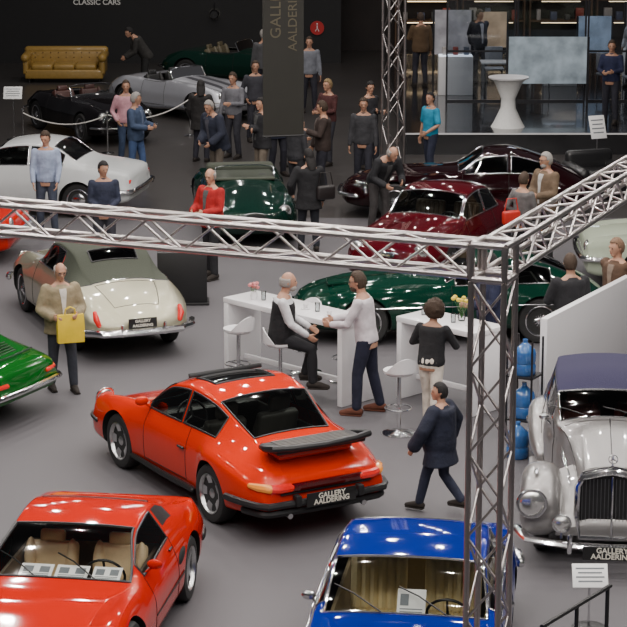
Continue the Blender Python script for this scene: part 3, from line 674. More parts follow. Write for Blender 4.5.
    for a,el_,w,sd in arms:
        arm(b,a,el_,w,0)
        d=(w-el_).normalized(); s_=V((sd,0,0)); nrm=(s_-d*s_.dot(d)); nrm=nrm.normalized() if nrm.length>.1 else V((0,0,1)); side=d.cross(nrm).normalized()
        if side.y<0: side=-side
        b.loft([[w+d*t0+side*(wd*math.cos(t))+nrm*(.014*math.sin(t)) for t in [2*math.pi*k/10 for k in range(10)]] for t0,wd in((-.01,.024),(.03,.038),(.07,.042),(.088,.038))])
        for f in range(4):
            o=w+d*.08+side*(.030-.020*f); L=(.070,.078,.072,.056)[f]
            cin=-nrm
            b.tube([o,o+d*L*.45+cin*.006,o+d*L*.8+cin*.022,o+d*L*.95+cin*.042],[.0095,.009,.0085,.007],6,round_=True)
        o=w+d*.025+side*.032; b.tube([o,o+side*.022+d*.022-nrm*.006,o+side*.03+d*.055-nrm*.016],[.012,.011,.009],6,round_=True)
    for a,k,an,sd in legs:
        leg(b,a,k,an,0)
        b.tube([an+V((0,-.03,-.03)),an+V((0,.06,-.045)),an+V((0,.15,-.06))],[.035,.034,.024],8,round_=True)
    b.ell(V((0,0,.92+pz)),(.16,.11,.11))
    remesh(b,.0105,sk,'body',e,2)
    for sd in(-1,1):
        B().ell(HC+HR@V((sd*.031,.086,.012)),(.012,.008,.007),HR).obj('eye',M('eye_dark',(.03,.02,.015),.3),e)
    B().ell(HC+HR@V((0,.104,-.052)),(.022,.006,.005),HR).obj('mouth',M('lips',(.32,.09,.07),.5),e)
    if glasses:
        g=B()
        for sd in(-1,1): g.tube([HC+HR@V((sd*.033+.024*math.cos(t),.101,.012+.018*math.sin(t))) for t in [2*math.pi*k/12 for k in range(12)]],.003,4,loop=True); g.tube([HC+HR@V((sd*.057,.098,.015)),HC+HR@V((sd*.082,.0,.015))],.003,4)
        g.obj('glasses',BLACK,e)
    style,hcol=hair; hm=M('hair_%d_%d_%d'%tuple(int(x*255) for x in hcol),hcol,.75,0,0,.25,90,.5)
    hb=B(); n=24;m_=18
    rr=(.083,.103,.126) if style!='curly' else (.135,.14,.15)
    vs=[];fs=[]
    for i in range(m_+1):
        a=math.pi*i/m_
        for jj in range(n):
            t=2*math.pi*jj/n; q=math.sin(a); p=V((rr[0]*q*math.cos(t),rr[1]*q*math.sin(t),-rr[2]*math.cos(a)))
            if style=='curly': p*=1+R_.uniform(-.09,.09)
            else: p*=1+R_.uniform(-.02,.03)
            if p.z<0 and style!='curly': p.x*=1-.12*(-p.z/rr[2])
            vs.append(p)
    for i in range(m_):
        for jj in range(n):
            f=[i*n+jj,i*n+(jj+1)%n,(i+1)*n+(jj+1)%n,(i+1)*n+jj]; cc=(vs[f[0]]+vs[f[1]]+vs[f[2]]+vs[f[3]])/4
            line=.080-.9*max(0,abs(cc.x)-.045)
            if style=='curly': ok=not(cc.y>.05 and cc.z<.06) and cc.z>-.11
            elif style=='bald': ok=cc.z<.045 and cc.y<.03 and cc.z>-.07
            elif style=='long': ok=not(cc.y>.035 and cc.z<line)
            else: ok=not(cc.y>.015 and cc.z<line) and cc.z>-.075 and not(cc.z<-.01 and cc.y>-.01)
            if ok: fs.append(f)
    hb.add([HC+HR@(p+V((0,-.006,.002 if style!='curly' else .02))) for p in vs],fs)
    if style=='long':
        hb.loft([[HC+HR@V((.085*w*math.cos(t),-.05+.05*w*math.sin(t)-.02*kk,-.02-.07*kk)) for t in [2*math.pi*q/12 for q in range(12)]] for kk,w in((0,1),(1,1.05),(2,1.0),(3,.7))])
    ho=hb.obj('hair',hm,e,fix=False)
    so=ho.modifiers.new('th','SOLIDIFY'); so.thickness=.009; so.offset=0
    if beard: 
        B().ell(HC+HR@V((0,.055,-.08)),(.055,.055,.045),HR).obj('beard',M('hair_%d_%d_%d'%tuple(int(x*255) for x in beard),beard,.8,0,0,.2,90,.4),e)
    def cm(c,t): return M('cloth_%s_%d_%d_%d'%(t,*[int(x*255) for x in c]),c,.85,0,0,.22,8,1.)
    b=B(); torso(b,T,-.07 if not jacket else -.14,.50,.014,fat,wob=.02)
    for a,el_,w,sd in arms: arm(b,a,el_,lerp(el_,w,.93),.012,sleeve=='long')
    remesh(b,.017,cm(topc,'shirt'),'shirt',e,2)
    if not jacket:
        cb=B(); cb.loft([[T(V((r0*math.cos(t),-.005+r0*1.0*math.sin(t),z_))) for t in [2*math.pi*k/14 for k in range(14)]] for r0,z_ in((.075,1.44),(.066,1.475),(.064,1.485))],False)
        cb.obj('collar',cm(topc,'shirt'),e)
    if jacket:
        b=B(); n=18
        torso(b,T,-.14,.50,bulk,fat,wob=.03)
        for a,el_,w,sd in arms: arm(b,a,el_,lerp(el_,w,.95),bulk*.75,True)
        if coatlen: b.loft([[T(V(((.17+bulk*.8+flare*q)*math.cos(t),(.125+fat*.4+flare*.7*q)*math.sin(t)-.1*flare*q,1.0-(coatlen+.15)*q))) for t in [2*math.pi*k/16 for k in range(16)]] for q in(0,.5,1)])
        b.tube([T(V((.075*math.cos(t),-.008+.072*math.sin(t),1.455))) for t in [2*math.pi*k/14 for k in range(14)]],.018,6,loop=True)
        remesh(b,.018,cm(jacket,'jacket'),'jacket',e,2)
        cc_=collar or tuple(min(.6,x*1.8+.03) for x in topc)
        rows=[]
        for z_,wd in((0.0,.020),(.12,.022),(.25,.028),(.36,.040),(.43,.052),(.47,.05)):
            y_=tors(z_,bulk+.002,fat)-(0 if z_<.4 else .012); rows.append([T(V((-wd,y_-.02,.95+z_))),T(V((wd,y_-.02,.95+z_))),T(V((wd*.9,y_+.004,.95+z_))),T(V((-wd*.9,y_+.004,.95+z_)))])
        B().loft(rows).obj('shirt_front',cm(cc_,'front'),e)
    if vest:
        b=B(); torso(b,T,-.14,.44,.026,fat); remesh(b,.016,cm(vest,'vest'),'vest',e,2)
    b=B()
    for a,k,an,sd in legs: leg(b,a,k,lerp(an,k,.03),.016,.06)
    b.loft([[V(((.165+fat*.4)*f*math.cos(t),(.12+fat*.4)*f*math.sin(t)+sh_,z+pz)) for t in [2*math.pi*k/16 for k in range(16)]] for z,f,sh_ in((.84,.75,0),(.88,.98,0),(.95,1.04,0),(1.02,.98,0))])
    remesh(b,.017,cm(legc,'trousers'),'trousers',e,2)
    for a,k,an,sd in legs:
        s=B(); s.tube([an+V((0,-.045,-.035)),an+V((0,.03,-.03)),an+V((0,.11,-.05)),an+V((0,.19,-.062))],[.045,.05,.045,.03],10,round_=True)
        s.box(an+V((0,.065,-.08)),(.085,.26,.02),None,.008); s.obj('shoe',cm(shoe,'shoe'),e)
    return e
GREY=(.32,.30,.28);BRN=(.05,.03,.018);BLD=(.25,.17,.08);DK=(.012,.01,.01)
person('seated grey-bearded man in black vest and white shirt on a bar stool',(-.42,28.15),(.95,-.1),1.78,hair=('bald',GREY),topc=(.66,.66,.68),vest=(.010,.010,.012),legc=(.010,.010,.013),pel=.875,lean=.12,wl=(-.12,.36,.95),wr=(.14,.36,.90),al=(-.10,.30,.36),ar=(.10,.42,.30),fat=.06,beard=GREY,hy=.2,hp=0)
person('standing man in white shirt and navy trousers leaning on the bar table',(.66,27.62),(-.97,.25),1.82,hair=('short',BRN),topc=(.62,.57,.60),legc=(.010,.012,.030),shoe=(.10,.03,.015),lean=.14,wl=(-.1,.42,1.1),wr=(.12,.44,1.12),glasses=True,beard=BRN,hp=.15,hy=0,fat=.02,ar=(.14,-.14,.09))
person('standing woman with curly brown hair black top and cream trousers',(1.42,26.93),(.45,.89),1.58,skin=(.35,.18,.11),hair=('curly',(.035,.018,.008)),topc=(.010,.010,.012),legc=(.66,.60,.52),shoe=(.1,.05,.03),lean=.12,wl=(-.20,.34,1.18),wr=(.18,.36,1.18),al=(-.09,.1,.09),ar=(.09,-.12,.09),fat=.04)
person('walking young man in loose dark navy jacket seen mostly from behind',(1.36,23.7),(-.86,.51),1.45,hair=('short',DK),topc=(.03,.03,.04),jacket=(.009,.012,.028),legc=(.018,.022,.045),al=(-.09,.26,.10),ar=(.10,-.28,.18),wl=(-.36,.20,.95),wr=(.38,.04,.95),hl=(-1,-.5,.1),hr=(1,-.5,.1),coatlen=.17,fat=.08,flare=.09,hy=.5,hp=.1,bulk=.07)
person('older man in beige jacket carrying a yellow shopping bag',(-3.24,28.72),(.35,-.93),1.70,hair=('bald',GREY),topc=(.3,.28,.25),jacket=(.25,.205,.125),legc=(.03,.033,.045),wl=(-.15,.30,1.10),wr=(.18,.26,1.08),fat=.05,glasses=True,hp=.3,hy=0,coatlen=.05,bulk=.045)
person('man in navy jacket standing behind the tall truss tower',(2.28,28.9),(-.8,-.3),1.78,topc=(.012,.016,.04),jacket=(.012,.016,.045),legc=(.012,.014,.02),hair=('short',DK))
person('dark-haired man in black jacket behind the white partition',(3.3,28.85),(-.3,.95),1.78,topc=(.02,.02,.022),jacket=(.015,.015,.018),hair=('short',BRN))
person('grey-haired man in brown jacket behind the white partition',(4.02,29.8),(-.5,-.5),1.8,topc=(.1,.07,.05),jacket=(.09,.05,.03),hair=('short',(.22,.13,.08)))
person('man in red jacket and dark trousers looking at the roadster',(-1.6,35.5),(-.5,-.6),1.76,hair=('bald',GREY),topc=(.03,.03,.03),jacket=(.36,.010,.010),legc=(.015,.015,.018),wl=(-.12,.3,1.1),wr=(.15,.28,1.1),hp=.3)
person('man in navy sweater with dark hair standing behind the silver drophead',(-3.35,36.2),(.1,-1),1.76,hair=('short',DK),topc=(.02,.025,.05),legc=(.03,.03,.04),wl=(-.1,.25,1.05),wr=(.1,.25,1.02),hp=.3)
person('man in light blue shirt looking down at a car',(-4.6,39.1),(.0,-1),1.8,hair=('short',BRN),topc=(.30,.36,.50),legc=(.05,.06,.09),hp=.4,wl=(-.2,.2,.9),wr=(.2,.2,.9))
person('man in pink shirt standing with a friend by the roadsters',(-3.78,46.1),(.3,-.9),1.75,hair=('short',BRN),topc=(.50,.26,.30),legc=(.03,.05,.10))
person('man in denim jacket and blue jeans with grey hair',(-3.45,44.2),(.8,-.3),1.76,hair=('short',GREY),topc=(.05,.07,.12),jacket=(.045,.07,.13),legc=(.05,.09,.2),wl=(-.15,.3,1.1),wr=(.15,.3,1.1),hy=.4)
person('man in dark navy parka leaning forward',(-1.82,43.4),(-.6,-.6),1.78,hair=('short',GREY),topc=(.02,.02,.03),jacket=(.018,.022,.04),legc=(.12,.10,.08),lean=.30,hp=.3,fat=.05,coatlen=.08,bulk=.06,wl=(-.2,.35,.95),wr=(.1,.35,.95))
person('man in grey shirt among the crowd',(-1.65,47.1),(-.4,-.8),1.78,hair=('short',BRN),topc=(.16,.16,.18),legc=(.03,.03,.04),wl=(-.1,.3,1.15))
person('man in black jacket and light trousers standing in the crowd',(-.98,43.5),(-.7,-.5),1.76,hair=('short',DK),topc=(.02,.02,.02),jacket=(.015,.015,.018),legc=(.16,.13,.10),coatlen=.06)
person('man in dark coat in the back of the crowd',(-1.25,49.2),(.2,-.9),1.76,hair=('short',BRN),topc=(.04,.04,.05),legc=(.03,.03,.04))
person('woman in black with shoulder bag and long dark hair seen from behind',(-.08,37.6),(-.1,.99),1.72,hair=('long',DK),topc=(.012,.012,.013),jacket=(.012,.012,.014),legc=(.015,.015,.02),coatlen=.12,wl=(-.28,.15,.98))
person('man in dark brown jacket talking in a group',(.18,42.9),(-.9,-.1),1.78,hair=('short',BRN),topc=(.05,.035,.03),jacket=(.04,.026,.022),legc=(.02,.02,.03),wl=(-.1,.3,1.2))
person('man in charcoal sweater in the group',(-.32,41.6),(.6,.6),1.74,hair=('bald',GREY),topc=(.03,.03,.035),legc=(.02,.02,.025))
person('man in grey-blue shirt in the group',(-.5,46.1),(.5,-.6),1.76,hair=('short',GREY),topc=(.12,.14,.18),legc=(.03,.03,.04))
person('fair-haired man in maroon sweater in the group',(.3,46.2),(-.6,-.6),1.76,hair=('short',BLD),topc=(.07,.02,.02),legc=(.03,.03,.04))
person('man in grey shirt standing far back',(-.1,53.6),(.1,-1),1.78,hair=('short',BRN),topc=(.18,.19,.22),legc=(.02,.02,.03))
person('man in charcoal jumper standing with arms at sides',(.95,43.2),(-.2,-1),1.8,hair=('short',BRN),topc=(.035,.035,.04),legc=(.02,.022,.03),wl=(-.25,.08,.86),wr=(.25,.08,.86))
person('man in black shirt next to truss tower',(1.12,45.7),(.6,-.6),1.78,hair=('short',DK),topc=(.02,.02,.025),legc=(.02,.022,.03))
person('man in bright teal shirt and dark jeans',(2.28,44.4),(-.7,-.5),1.74,hair=('short',DK),topc=(.02,.26,.42),sleeve='short',legc=(.02,.025,.05),wl=(-.2,.25,1.0))
person('bald man in black jacket bending over the maroon coupe',(1.12,39.2),(.45,-.85),1.78,hair=('bald',GREY),topc=(.02,.02,.02),jacket=(.014,.014,.016),legc=(.05,.045,.045),lean=.75,wl=(-.15,.55,.95),wr=(.15,.5,.9),fat=.03)
person('woman in grey top carrying a red handbag',(3.30,35.7),(.7,.6),1.66,hair=('short',BRN),topc=(.13,.12,.12),legc=(.02,.02,.02),wl=(-.18,.1,1.0))
person('grey-bearded man in brown tweed jacket holding a brochure',(3.78,36.8),(-.75,-.6),1.8,hair=('short',GREY),topc=(.4,.38,.36),jacket=(.14,.095,.06),legc=(.03,.03,.03),beard=GREY,wl=(-.12,.3,1.1),wr=(.12,.3,1.08),collar=(.5,.48,.46),glasses=True)
person('man in dark coat bending over a car at the back',(-4.15,56.9),(-.9,-.2),1.78,hair=('short',DK),topc=(.02,.02,.02),jacket=(.03,.028,.026),legc=(.02,.02,.02),lean=.6,wl=(-.1,.5,.9),wr=(.1,.5,.9))
person('man in brown jacket standing on the raised stage',(2.55,54.8),(-.2,.9),1.76,topc=(.10,.06,.03),jacket=(.10,.06,.03),legc=(.02,.02,.03),z0=.453)
person('man in navy sweater on the raised stage',(6.35,48.9),(-.3,-.9),1.78,topc=(.015,.02,.06),legc=(.02,.02,.03),z0=.453,hair=('short',BRN))
person('man in dark blue coat at the edge of the crowd',(-.72,44.9),(.5,-.8),1.78,hair=('short',BRN),topc=(.02,.025,.05),jacket=(.02,.025,.05),legc=(.02,.02,.03),coatlen=.1)
person('woman in black coat with dark hair in the crowd',(-2.3,46.6),(.3,.9),1.68,hair=('long',DK),topc=(.02,.02,.02),jacket=(.02,.018,.018),legc=(.02,.02,.03),coatlen=.15)
person('man in grey jacket by the green sports car',(-1.2,55.2),(-.3,.9),1.76,hair=('short',GREY),topc=(.1,.1,.1),jacket=(.08,.08,.085),legc=(.02,.02,.03))
person('visitor in dark jacket inside the glass booth',(4.0,55.6),(.4,-.9),1.76,hair=('short',BRN),topc=(.2,.2,.22),jacket=(.03,.03,.04),legc=(.02,.02,.03),z0=.453)
person('visitor in white shirt inside the glass booth',(7.6,54.6),(-.6,-.7),1.74,hair=('short',DK),topc=(.35,.35,.38),legc=(.02,.02,.03),z0=.453)
# ---------------------------------------------------------------- truss
UC=None
def strut(p0,p1,r,par,name,mat=TRUSSM):
    global UC
    if UC is None:
        UC=B().lathe([(1,0),(1,1)],10,'Z').mesh('tube'); UC.materials.append(TRUSSM)
        UC.polygons.foreach_set('use_smooth',[len(p.vertices)==4 for p in UC.polygons])
    p0=V(p0);p1=V(p1);d=p1-p0
    o=bpy.data.objects.new(name,UC); COL.objects.link(o); o.parent=par
    o.location=p0; o.scale=(r,r,d.length); o.rotation_mode='QUATERNION'; o.rotation_quaternion=d.to_track_quat('Z','Y')
def truss(p0,p1,w,yaw,label,bay,name='truss_beam',rc=.024,rb=.010):
    p0=V(p0);p1=V(p1); e=top(name,p0,0,label,'truss')
    d=(p1-p0);L=d.length;u=d.normalized()
    if abs(u.z)>.9: a=V((math.cos(yaw),math.sin(yaw),0)); b=V((-math.sin(yaw),math.cos(yaw),0))
    else: b=V((0,0,1)); a=u.cross(b).normalized()
    cs=[a*w/2*sx+b*w/2*sy for sx,sy in((-1,-1),(1,-1),(1,1),(-1,1))]
    for c_ in cs: strut(c_,c_+d,rc,e,'chord')
    n=max(1,round(L/bay))
    for i in range(4):
        A,Bc=cs[i],cs[(i+1)%4]
        for k in range(n):
            t0,t1=L*k/n,L*(k+1)/n
            q,r=(A,Bc) if (k+i)%2==0 else (Bc,A)
            strut(q+u*t0,r+u*t1,rb,e,'brace')
    for c_ in (0,1):
        for i in range(4): strut(cs[i]+u*L*c_,cs[(i+1)%4]+u*L*c_,rb,e,'end_bar')
    return e
TW=.24
cx,cy,ch=1.25,15.6,4.50
uL=V((-.914,.405,0)).normalized(); uR=V((.382,.924,0)).normalized()
truss((cx,cy,.02),(cx,cy,ch-TW/2-.02),TW,math.atan2(uL.y,uL.x),'tall aluminium box truss tower standing on the carpet',.30,'truss_tower',.022,.010)
truss(V((cx,cy,ch))+uL*.15,V((cx,cy,ch))+uL*5.4,TW*.9,0,'aluminium box truss beam spanning above the cars',.27,rc=.022)
truss(V((cx,cy,ch))+uR*.15,V((cx,cy,ch))+uR*5.2,TW*.9,0,'aluminium box truss beam running towards the rear of the stand',.27,rc=.022)
e=top('truss_corner',(cx,cy,ch),math.atan2(uL.y,uL.x),'cube corner block joining the aluminium trusses','truss')
h=TW/2
for sx in(-1,1):
    for sy in(-1,1):
        strut((sx*h,sy*h,-h),(sx*h,sy*h,h),.024,e,'post'); strut((-h,sx*h,sy*h),(h,sx*h,sy*h),.024,e,'bar'); strut((sx*h,-h,sy*h),(sx*h,h,sy*h),.024,e,'bar')
truss((1.50,43.0,.02),(1.50,43.0,8.6),.32,rad(20),'slim aluminium truss tower beside the stage',.42,'truss_tower',.026,.013)
# ---------------------------------------------------------------- furniture
def bar_table(cx,cy,yaw,L,Wd,label):
    e=top('bar_table',(cx,cy,0),yaw,label,'table')
    B().box((0,0,1.04),(L,Wd,.07),None,.006).obj('table_top',WHITE,e,ang=30)
    for sx in(-1,1): B().box((sx*(L/2-.05),0,.505),(.08,Wd,1.0),None,.005).obj('leg_panel',WHITE,e,ang=30)
    B().box((0,0,.25),(L-.2,.05,.06),None,.004).obj('stretcher',WHITE,e,ang=30)
bar_table(-.20,28.86,rad(-45),2.19,.6,'long white bar table with slab legs where two men talk')
bar_table(1.72,28.10,rad(-45),1.3,.6,'white bar table with slab legs where a woman stands')
def stool(x,y,yaw,label='white moulded bar stool on a chrome pedestal'):
    e=top('bar_stool',(x,y,0),yaw,label,'stool','white bar stools')
    B().lathe([(.21,0),(.21,.012),(.18,.02),(.04,.04),(.03,.05)],28).obj('base',CHROME,e)
    B().lathe([(.025,.03),(.025,.74)],12).obj('pole',CHROME,e)
    B().tube([(.16*math.cos(t),.16*math.sin(t)+.02,.32) for t in [2*math.pi*k/24 for k in range(24)]],.01,6,loop=True).tube([(0,-.14,.32),(0,.18,.32)],.009,6).obj('footrest',CHROME,e)
    B().lathe([(.03,.73),(.16,.745),(.19,.77),(.195,.80),(.17,.795),(.0,.785)],28).obj('seat',WHITE,e)
    rings=[]
    for k in range(13):
        t=rad(200+140*k/12); hh=.17*math.sin(math.pi*k/12)+.02
        rings.append([V((.19*math.cos(t),.19*math.sin(t),.79)),V((.21*math.cos(t),.21*math.sin(t),.79)),V((.22*math.cos(t),.22*math.sin(t),.79+hh)),V((.205*math.cos(t),.205*math.sin(t),.79+hh))])
    B().loft(rings).obj('backrest',WHITE,e)
stool(-.42,28.13,rad(-90)); stool(1.03,26.72,.4); stool(-.97,28.85,.8); stool(.42,29.2,2.3)
stool(-.1,29.65,2.6)
def cup(x,y,z):
    e=top('coffee_cup',(x,y,z),0,'white coffee cup on the bar table','cup','cups on the bar tables')
    B().lathe([(.06,0),(.065,.008),(.02,.01)],16).obj('saucer',WHITE,e); B().lathe([(.022,.01),(.036,.065),(.032,.065),(.02,.02)],14).obj('bowl',WHITE,e)
def gl(x,y,z):
    o=B().lathe([(.03,0),(.034,.12),(.031,.12),(.027,.01)],14).obj('drinking_glass',LENS); o.location=(x,y,z); tag(o,'clear drinking glass on the bar table','glass','glasses on the bar tables')
for x,y in((-.5,29.15),(-.1,28.75),(.2,28.35),(1.55,28.3),(1.95,27.85)): cup(x,y,1.076)
for x,y in((-.65,29.25),(.05,28.6),(1.4,28.42),(1.75,28.0)): gl(x,y,1.076)
e=top('flower_arrangement',(1.86,28.10,1.076),0,'small vase with yellow flowers on the bar table','flowers')
B().lathe([(.04,0),(.055,.05),(.035,.12),(.045,.14)],16).obj('vase',LENS,e)
gm=M('leaf_green',(.05,.16,.03),.6); ym=M('petal_yellow',(.75,.55,.05),.6)
for k in range(9):
    a=k*2.4; r=.03+.05*(k%3)/2; p=V((r*2*math.cos(a),r*2*math.sin(a),.25+.04*(k%3)))
    B().tube([(0,0,.03),p*.6+V((0,0,.03)),p],.003,5).obj('stem',gm,e); B().ell(p,(.03,.03,.025)).obj('bloom',ym,e)
e=top('flower_arrangement',(-.78,29.3,1.076),0,'small posy with pink flowers on the bar table','flowers')
B().lathe([(.04,0),(.05,.05),(.04,.1)],16).obj('vase',WHITE,e)
for k in range(7):
    a=k*2.4; p=V((.05*math.cos(a),.05*math.sin(a),.16+.03*(k%3))); B().tube([(0,0,.03),p],.003,5).obj('stem',gm,e); B().ell(p,(.028,.028,.024)).obj('bloom',M('petal_pink',(.6,.2,.2),.6),e)
pa=V((2.76,26.8,0)); pb=V((4.10,29.25,0)); d=(pb-pa); an=math.atan2(d.y,d.x)
o=B().box((0,0,.71),(d.length,.09,1.40),None,.006).obj('partition_panel',WHITE,ang=30); o.location=(pa+pb)/2; o.rotation_euler=(0,0,an)
tag(o,'low white partition panel behind the silver vintage car','partition')
e=top('shopping_bag',(-3.09,28.42,.72),.3,'yellow paper shopping bag held by the man in beige','bag')
ymb=M('yellow_bag',(.70,.50,.02),.6,0,0,.08,8,.2)
B().loft([[V((sx*w*.17,sy*.05*t,z)) for sx,sy in((-1,-1),(1,-1),(1,1),(-1,1))] for z,w,t in((0,1,1),(.2,1.02,1.2),(.36,1,.5))],True).obj('bag_body',ymb,e)
for sy in(-1,1): B().tube([(-.07,sy*.02,.35),(-.06,sy*.02,.43),(0,sy*.02,.46),(.06,sy*.02,.43),(.07,sy*.02,.35)],.006,6).obj('handle',ymb,e)
def handbag(x,y,z,col,label,s=1.):
    e=top('handbag',(x,y,z),.4,label,'bag'); m=M('bag_%d'%int(col[0]*255),col,.45,0,.2)
    B().box((0,0,0),(.30*s,.11*s,.22*s),None,.04*s,3).obj('bag_body',m,e); B().tube([(-.12*s,0,.1*s),(-.08*s,0,.3*s),(.08*s,0,.3*s),(.12*s,0,.1*s)],.01,6).obj('strap',m,e)
handbag(3.10,35.45,.98,(.50,.02,.012),'red leather handbag on the arm of a woman'); handbag(.2,37.55,1.0,(.015,.012,.012),'black leather shoulder bag beside a woman in black',1.1)
BB=M('blue_bottle_plastic',(.03,.12,.34),.15,0,1.)
def bottle():
    return B().lathe([(.12,0),(.135,.02),(.135,.12),(.125,.14),(.135,.16),(.135,.27),(.12,.31),(.05,.37),(.03,.39),(.03,.43)],24)
for x,y in((2.38,25.75),):
    o=bottle().obj('water_bottle',BB); o.location=(x,y,0.0); tag(o,'large blue water cooler bottle standing on the carpet','bottle','water bottles')
e=top('bottle_rack',(2.52,26.55,0),-.5,'black steel rack holding upright blue water bottles','rack')
for sx in(-1,1):
    for sy in(-1,1): B().box((sx*.16,sy*.16,.62),(.02,.02,1.24)).obj('post',BLACK,e)
for z in(.25,.78): B().box((0,0,z),(.34,.34,.02)).obj('shelf',BLACK,e)
for z in(.261,.791):
    o=bottle().obj('water_bottle',BB); o.location=(2.52,26.55,z); tag(o,'large blue water cooler bottle on the steel rack','bottle','water bottles')
def sofa(x,y,yaw):
    e=top('sofa',(x,y,0),yaw,'gold buttoned leather sofa with rolled arms','sofa'); g=M('gold_leather',(.34,.21,.05),.4,0,.3,.12,12,.2)
    B().box((0,0,.22),(2.0,.85,.24),None,.04,3).obj('base',g,e)
    for i in(-1,0,1): B().box((i*.56,-.06,.40),(.55,.7,.16),None,.06,3).obj('seat_cushion',g,e)
    B().box((0,.36,.5),(2.0,.16,.5),None,.05,3).tube([(-1.0,.38,.76),(1.0,.38,.76)],.10,12,round_=True).obj('backrest',g,e)
    for sx in(-1,1):
        B().box((sx*.98,0,.42),(.14,.85,.4),None,.04,3).tube([(sx*.99,-.42,.64),(sx*.99,.40,.66)],.11,12,round_=True).obj('arm',g,e)
        for sy in(-1,1): B().lathe([(.03,0),(.04,.1)],10,c=(sx*.9,sy*.34,0)).obj('leg',BLACK,e)
    for i in range(9):
        for j in range(2): B().ell((-.8+.2*i,.275,.58+.12*j),(.018,.012,.018)).obj('button',M('gold_dark',(.15,.09,.02),.5),e)
sofa(-6.4,59.2,0)
e=top('armchair',(5.3,42.6,0),.3,'black rounded leather armchair near the stage','armchair'); bl=M('black_leather',(.012,.012,.013),.35,0,.4)
B().box((0,0,.20),(.95,.85,.4),None,.08,3).obj('base',bl,e); B().box((0,-.05,.45),(.6,.65,.16),None,.06,3).obj('seat_cushion',bl,e)
B().box((0,.36,.55),(.95,.2,.6),None,.09,3).obj('backrest',bl,e)
for sx in(-1,1): B().tube([(sx*.42,-.4,.5),(sx*.42,.4,.55)],.12,12,round_=True).box((sx*.42,0,.3),(.18,.8,.4),None,.05).obj('arm',bl,e)
e=top('display_case',(-1.97,33.75,0),.05,'black display case standing behind the silver drophead','display case')
B().box((0,0,.42),(.74,.35,.78),None,.015).obj('cabinet',BLACK,e); B().box((0,0,.02),(.8,.4,.04),None,.01).obj('plinth',BLACK,e)
def sign(x,y,yaw,h,w,hh,label,lines=True,tl=-35):
    e=top('information_sign',(x,y,0),yaw,label,'sign')
    B().lathe([(.16,0),(.16,.015),(.02,.03)],20).obj('base',BLACK,e); B().lathe([(.012,.02),(.012,h)],8).obj('pole',CHROME,e)
    R=Matrix.Rotation(rad(tl),3,'X')
    B().box((0,-.01,h+.02),(w,.012,hh),R,.003).obj('panel',PAPER,e)
    for k in range(4): B().box(V((0,-.01,h+.02))+R@V((-.0,-.009,hh*(.3-.18*k))),(w*(.8-.12*(k%2)),.003,hh*.05),R).obj('printed_line',PRINT,e)
sign(2.57,20.25,0,.50,.33,.23,'white information card on a slim stand before silver vintage car')
sign(-6.5,49.5,0,1.0,.4,.3,'white information card on a slim stand')
sign(5.55,44.6,.4,1.0,.34,.46,'white tilted information board on a stand',tl=-20)
def sheet(car,lx,ly,lz,w,h,tilt,label,blocks=2):
    e=top('information_sheet',(0,0,0),0,label,'paper','information sheets in windshields'); 
    Mx=Matrix.Translation(car.e.location)@Matrix.Rotation(car.ang,4,'Z')@Matrix.Translation((lx,ly,lz))@Matrix.Rotation(tilt,4,'Y')
    e.location=Mx.to_translation(); e.rotation_euler=Mx.to_euler()
    B().box((0,0,0),(h,w,.004)).obj('page',PAPER,e)
    for k in range(blocks): B().box((-h*.12,-w*.25+w*.5*k,.004),(h*.4,w*.30,.003)).obj('printed_picture',PRINT,e)
    for k in range(3): B().box((h*.2+h*.1*k,0,.004),(h*.03,w*.8,.003)).obj('printed_line',PRINT,e)
for ly,w in((.10,.30),(-.23,.30),(.42,.26)): sheet(ferrari,.47,ly,.815,w,.20,rad(20),'white printed specification sheet on the dashboard',2)
sheet(blue,.56,.04,.955,.24,.26,rad(48),'white price sheet leaning behind the windshield',1)
e=top('cocktail_table',(4.12,48.4,.45),0,'round white cocktail table with stretch cover','table')
B().lathe([(.36,0),(.30,.1),(.16,.4),(.15,.6),(.30,.95),(.40,1.04)],32).obj('stretch_cover',M('stretch_white',(.8,.8,.78),.7),e)
B().lathe([(.42,1.03),(.43,1.06),(.0,1.065)],32).obj('table_top',WHITE,e)
e=top('hanging_banner',(-.49,37.2,2.0),rad(14),'black hanging banner with vertical gold gallery lettering','banner')
B().box((0,0,3.2),(.68,.02,6.4)).obj('fabric',M('banner_black',(.020,.019,.015),.8,0,0,.1,4,.1),e)
B().tube([(-.35,0,0),(.35,0,0)],.018,8).obj('weight_bar',BLACK,e); B().tube([(-.35,0,6.4),(.35,0,6.4)],.018,8).obj('hanging_bar',BLACK,e)
BG=M('banner_gold',(.085,.072,.045),.6)
text('GALLERY',.25,(-.12,-.013,2.1),(rad(90),rad(-90),0),BG,e); text('AALDERING',.21,(.16,-.013,1.95),(rad(90),rad(-90),0),BG,e)
pts=[(-6.1,47.9),(-4.3,47.6),(-2.7,50.0),(-.95,52.2)]
for x,y in pts:
    e=top('rope_stanchion',(x,y,0),0,'slim chrome stanchion holding a white rope','stanchion','rope stanchions')
    B().lathe([(.14,0),(.14,.02),(.02,.04)],20).obj('base',CHROME,e); B().lathe([(.015,.03),(.015,.85)],10).obj('post',CHROME,e); B().ell((0,0,.88),(.03,.03,.03)).obj('knob',CHROME,e)
for (a,b_) in zip(pts,pts[1:]):
    A=V((*a,.82));Bq=V((*b_,.82)); o=B().tube([A+(Bq-A)*t+V((0,0,-.9*t*(1-t))) for t in [i/12 for i in range(13)]],.014,6).obj('barrier_rope',M('rope_white',(.6,.58,.55),.8)); tag(o,'white barrier rope hanging between stanchions','rope','barrier ropes')
e=top('barrier_rail',(2.22,18.3,0),rad(55),'black metal barrier rail with posts','railing')
for x in(-.55,.0,.55): B().lathe([(.018,0),(.018,.95)],10,c=(x,0,0)).obj('post',BLACK,e)
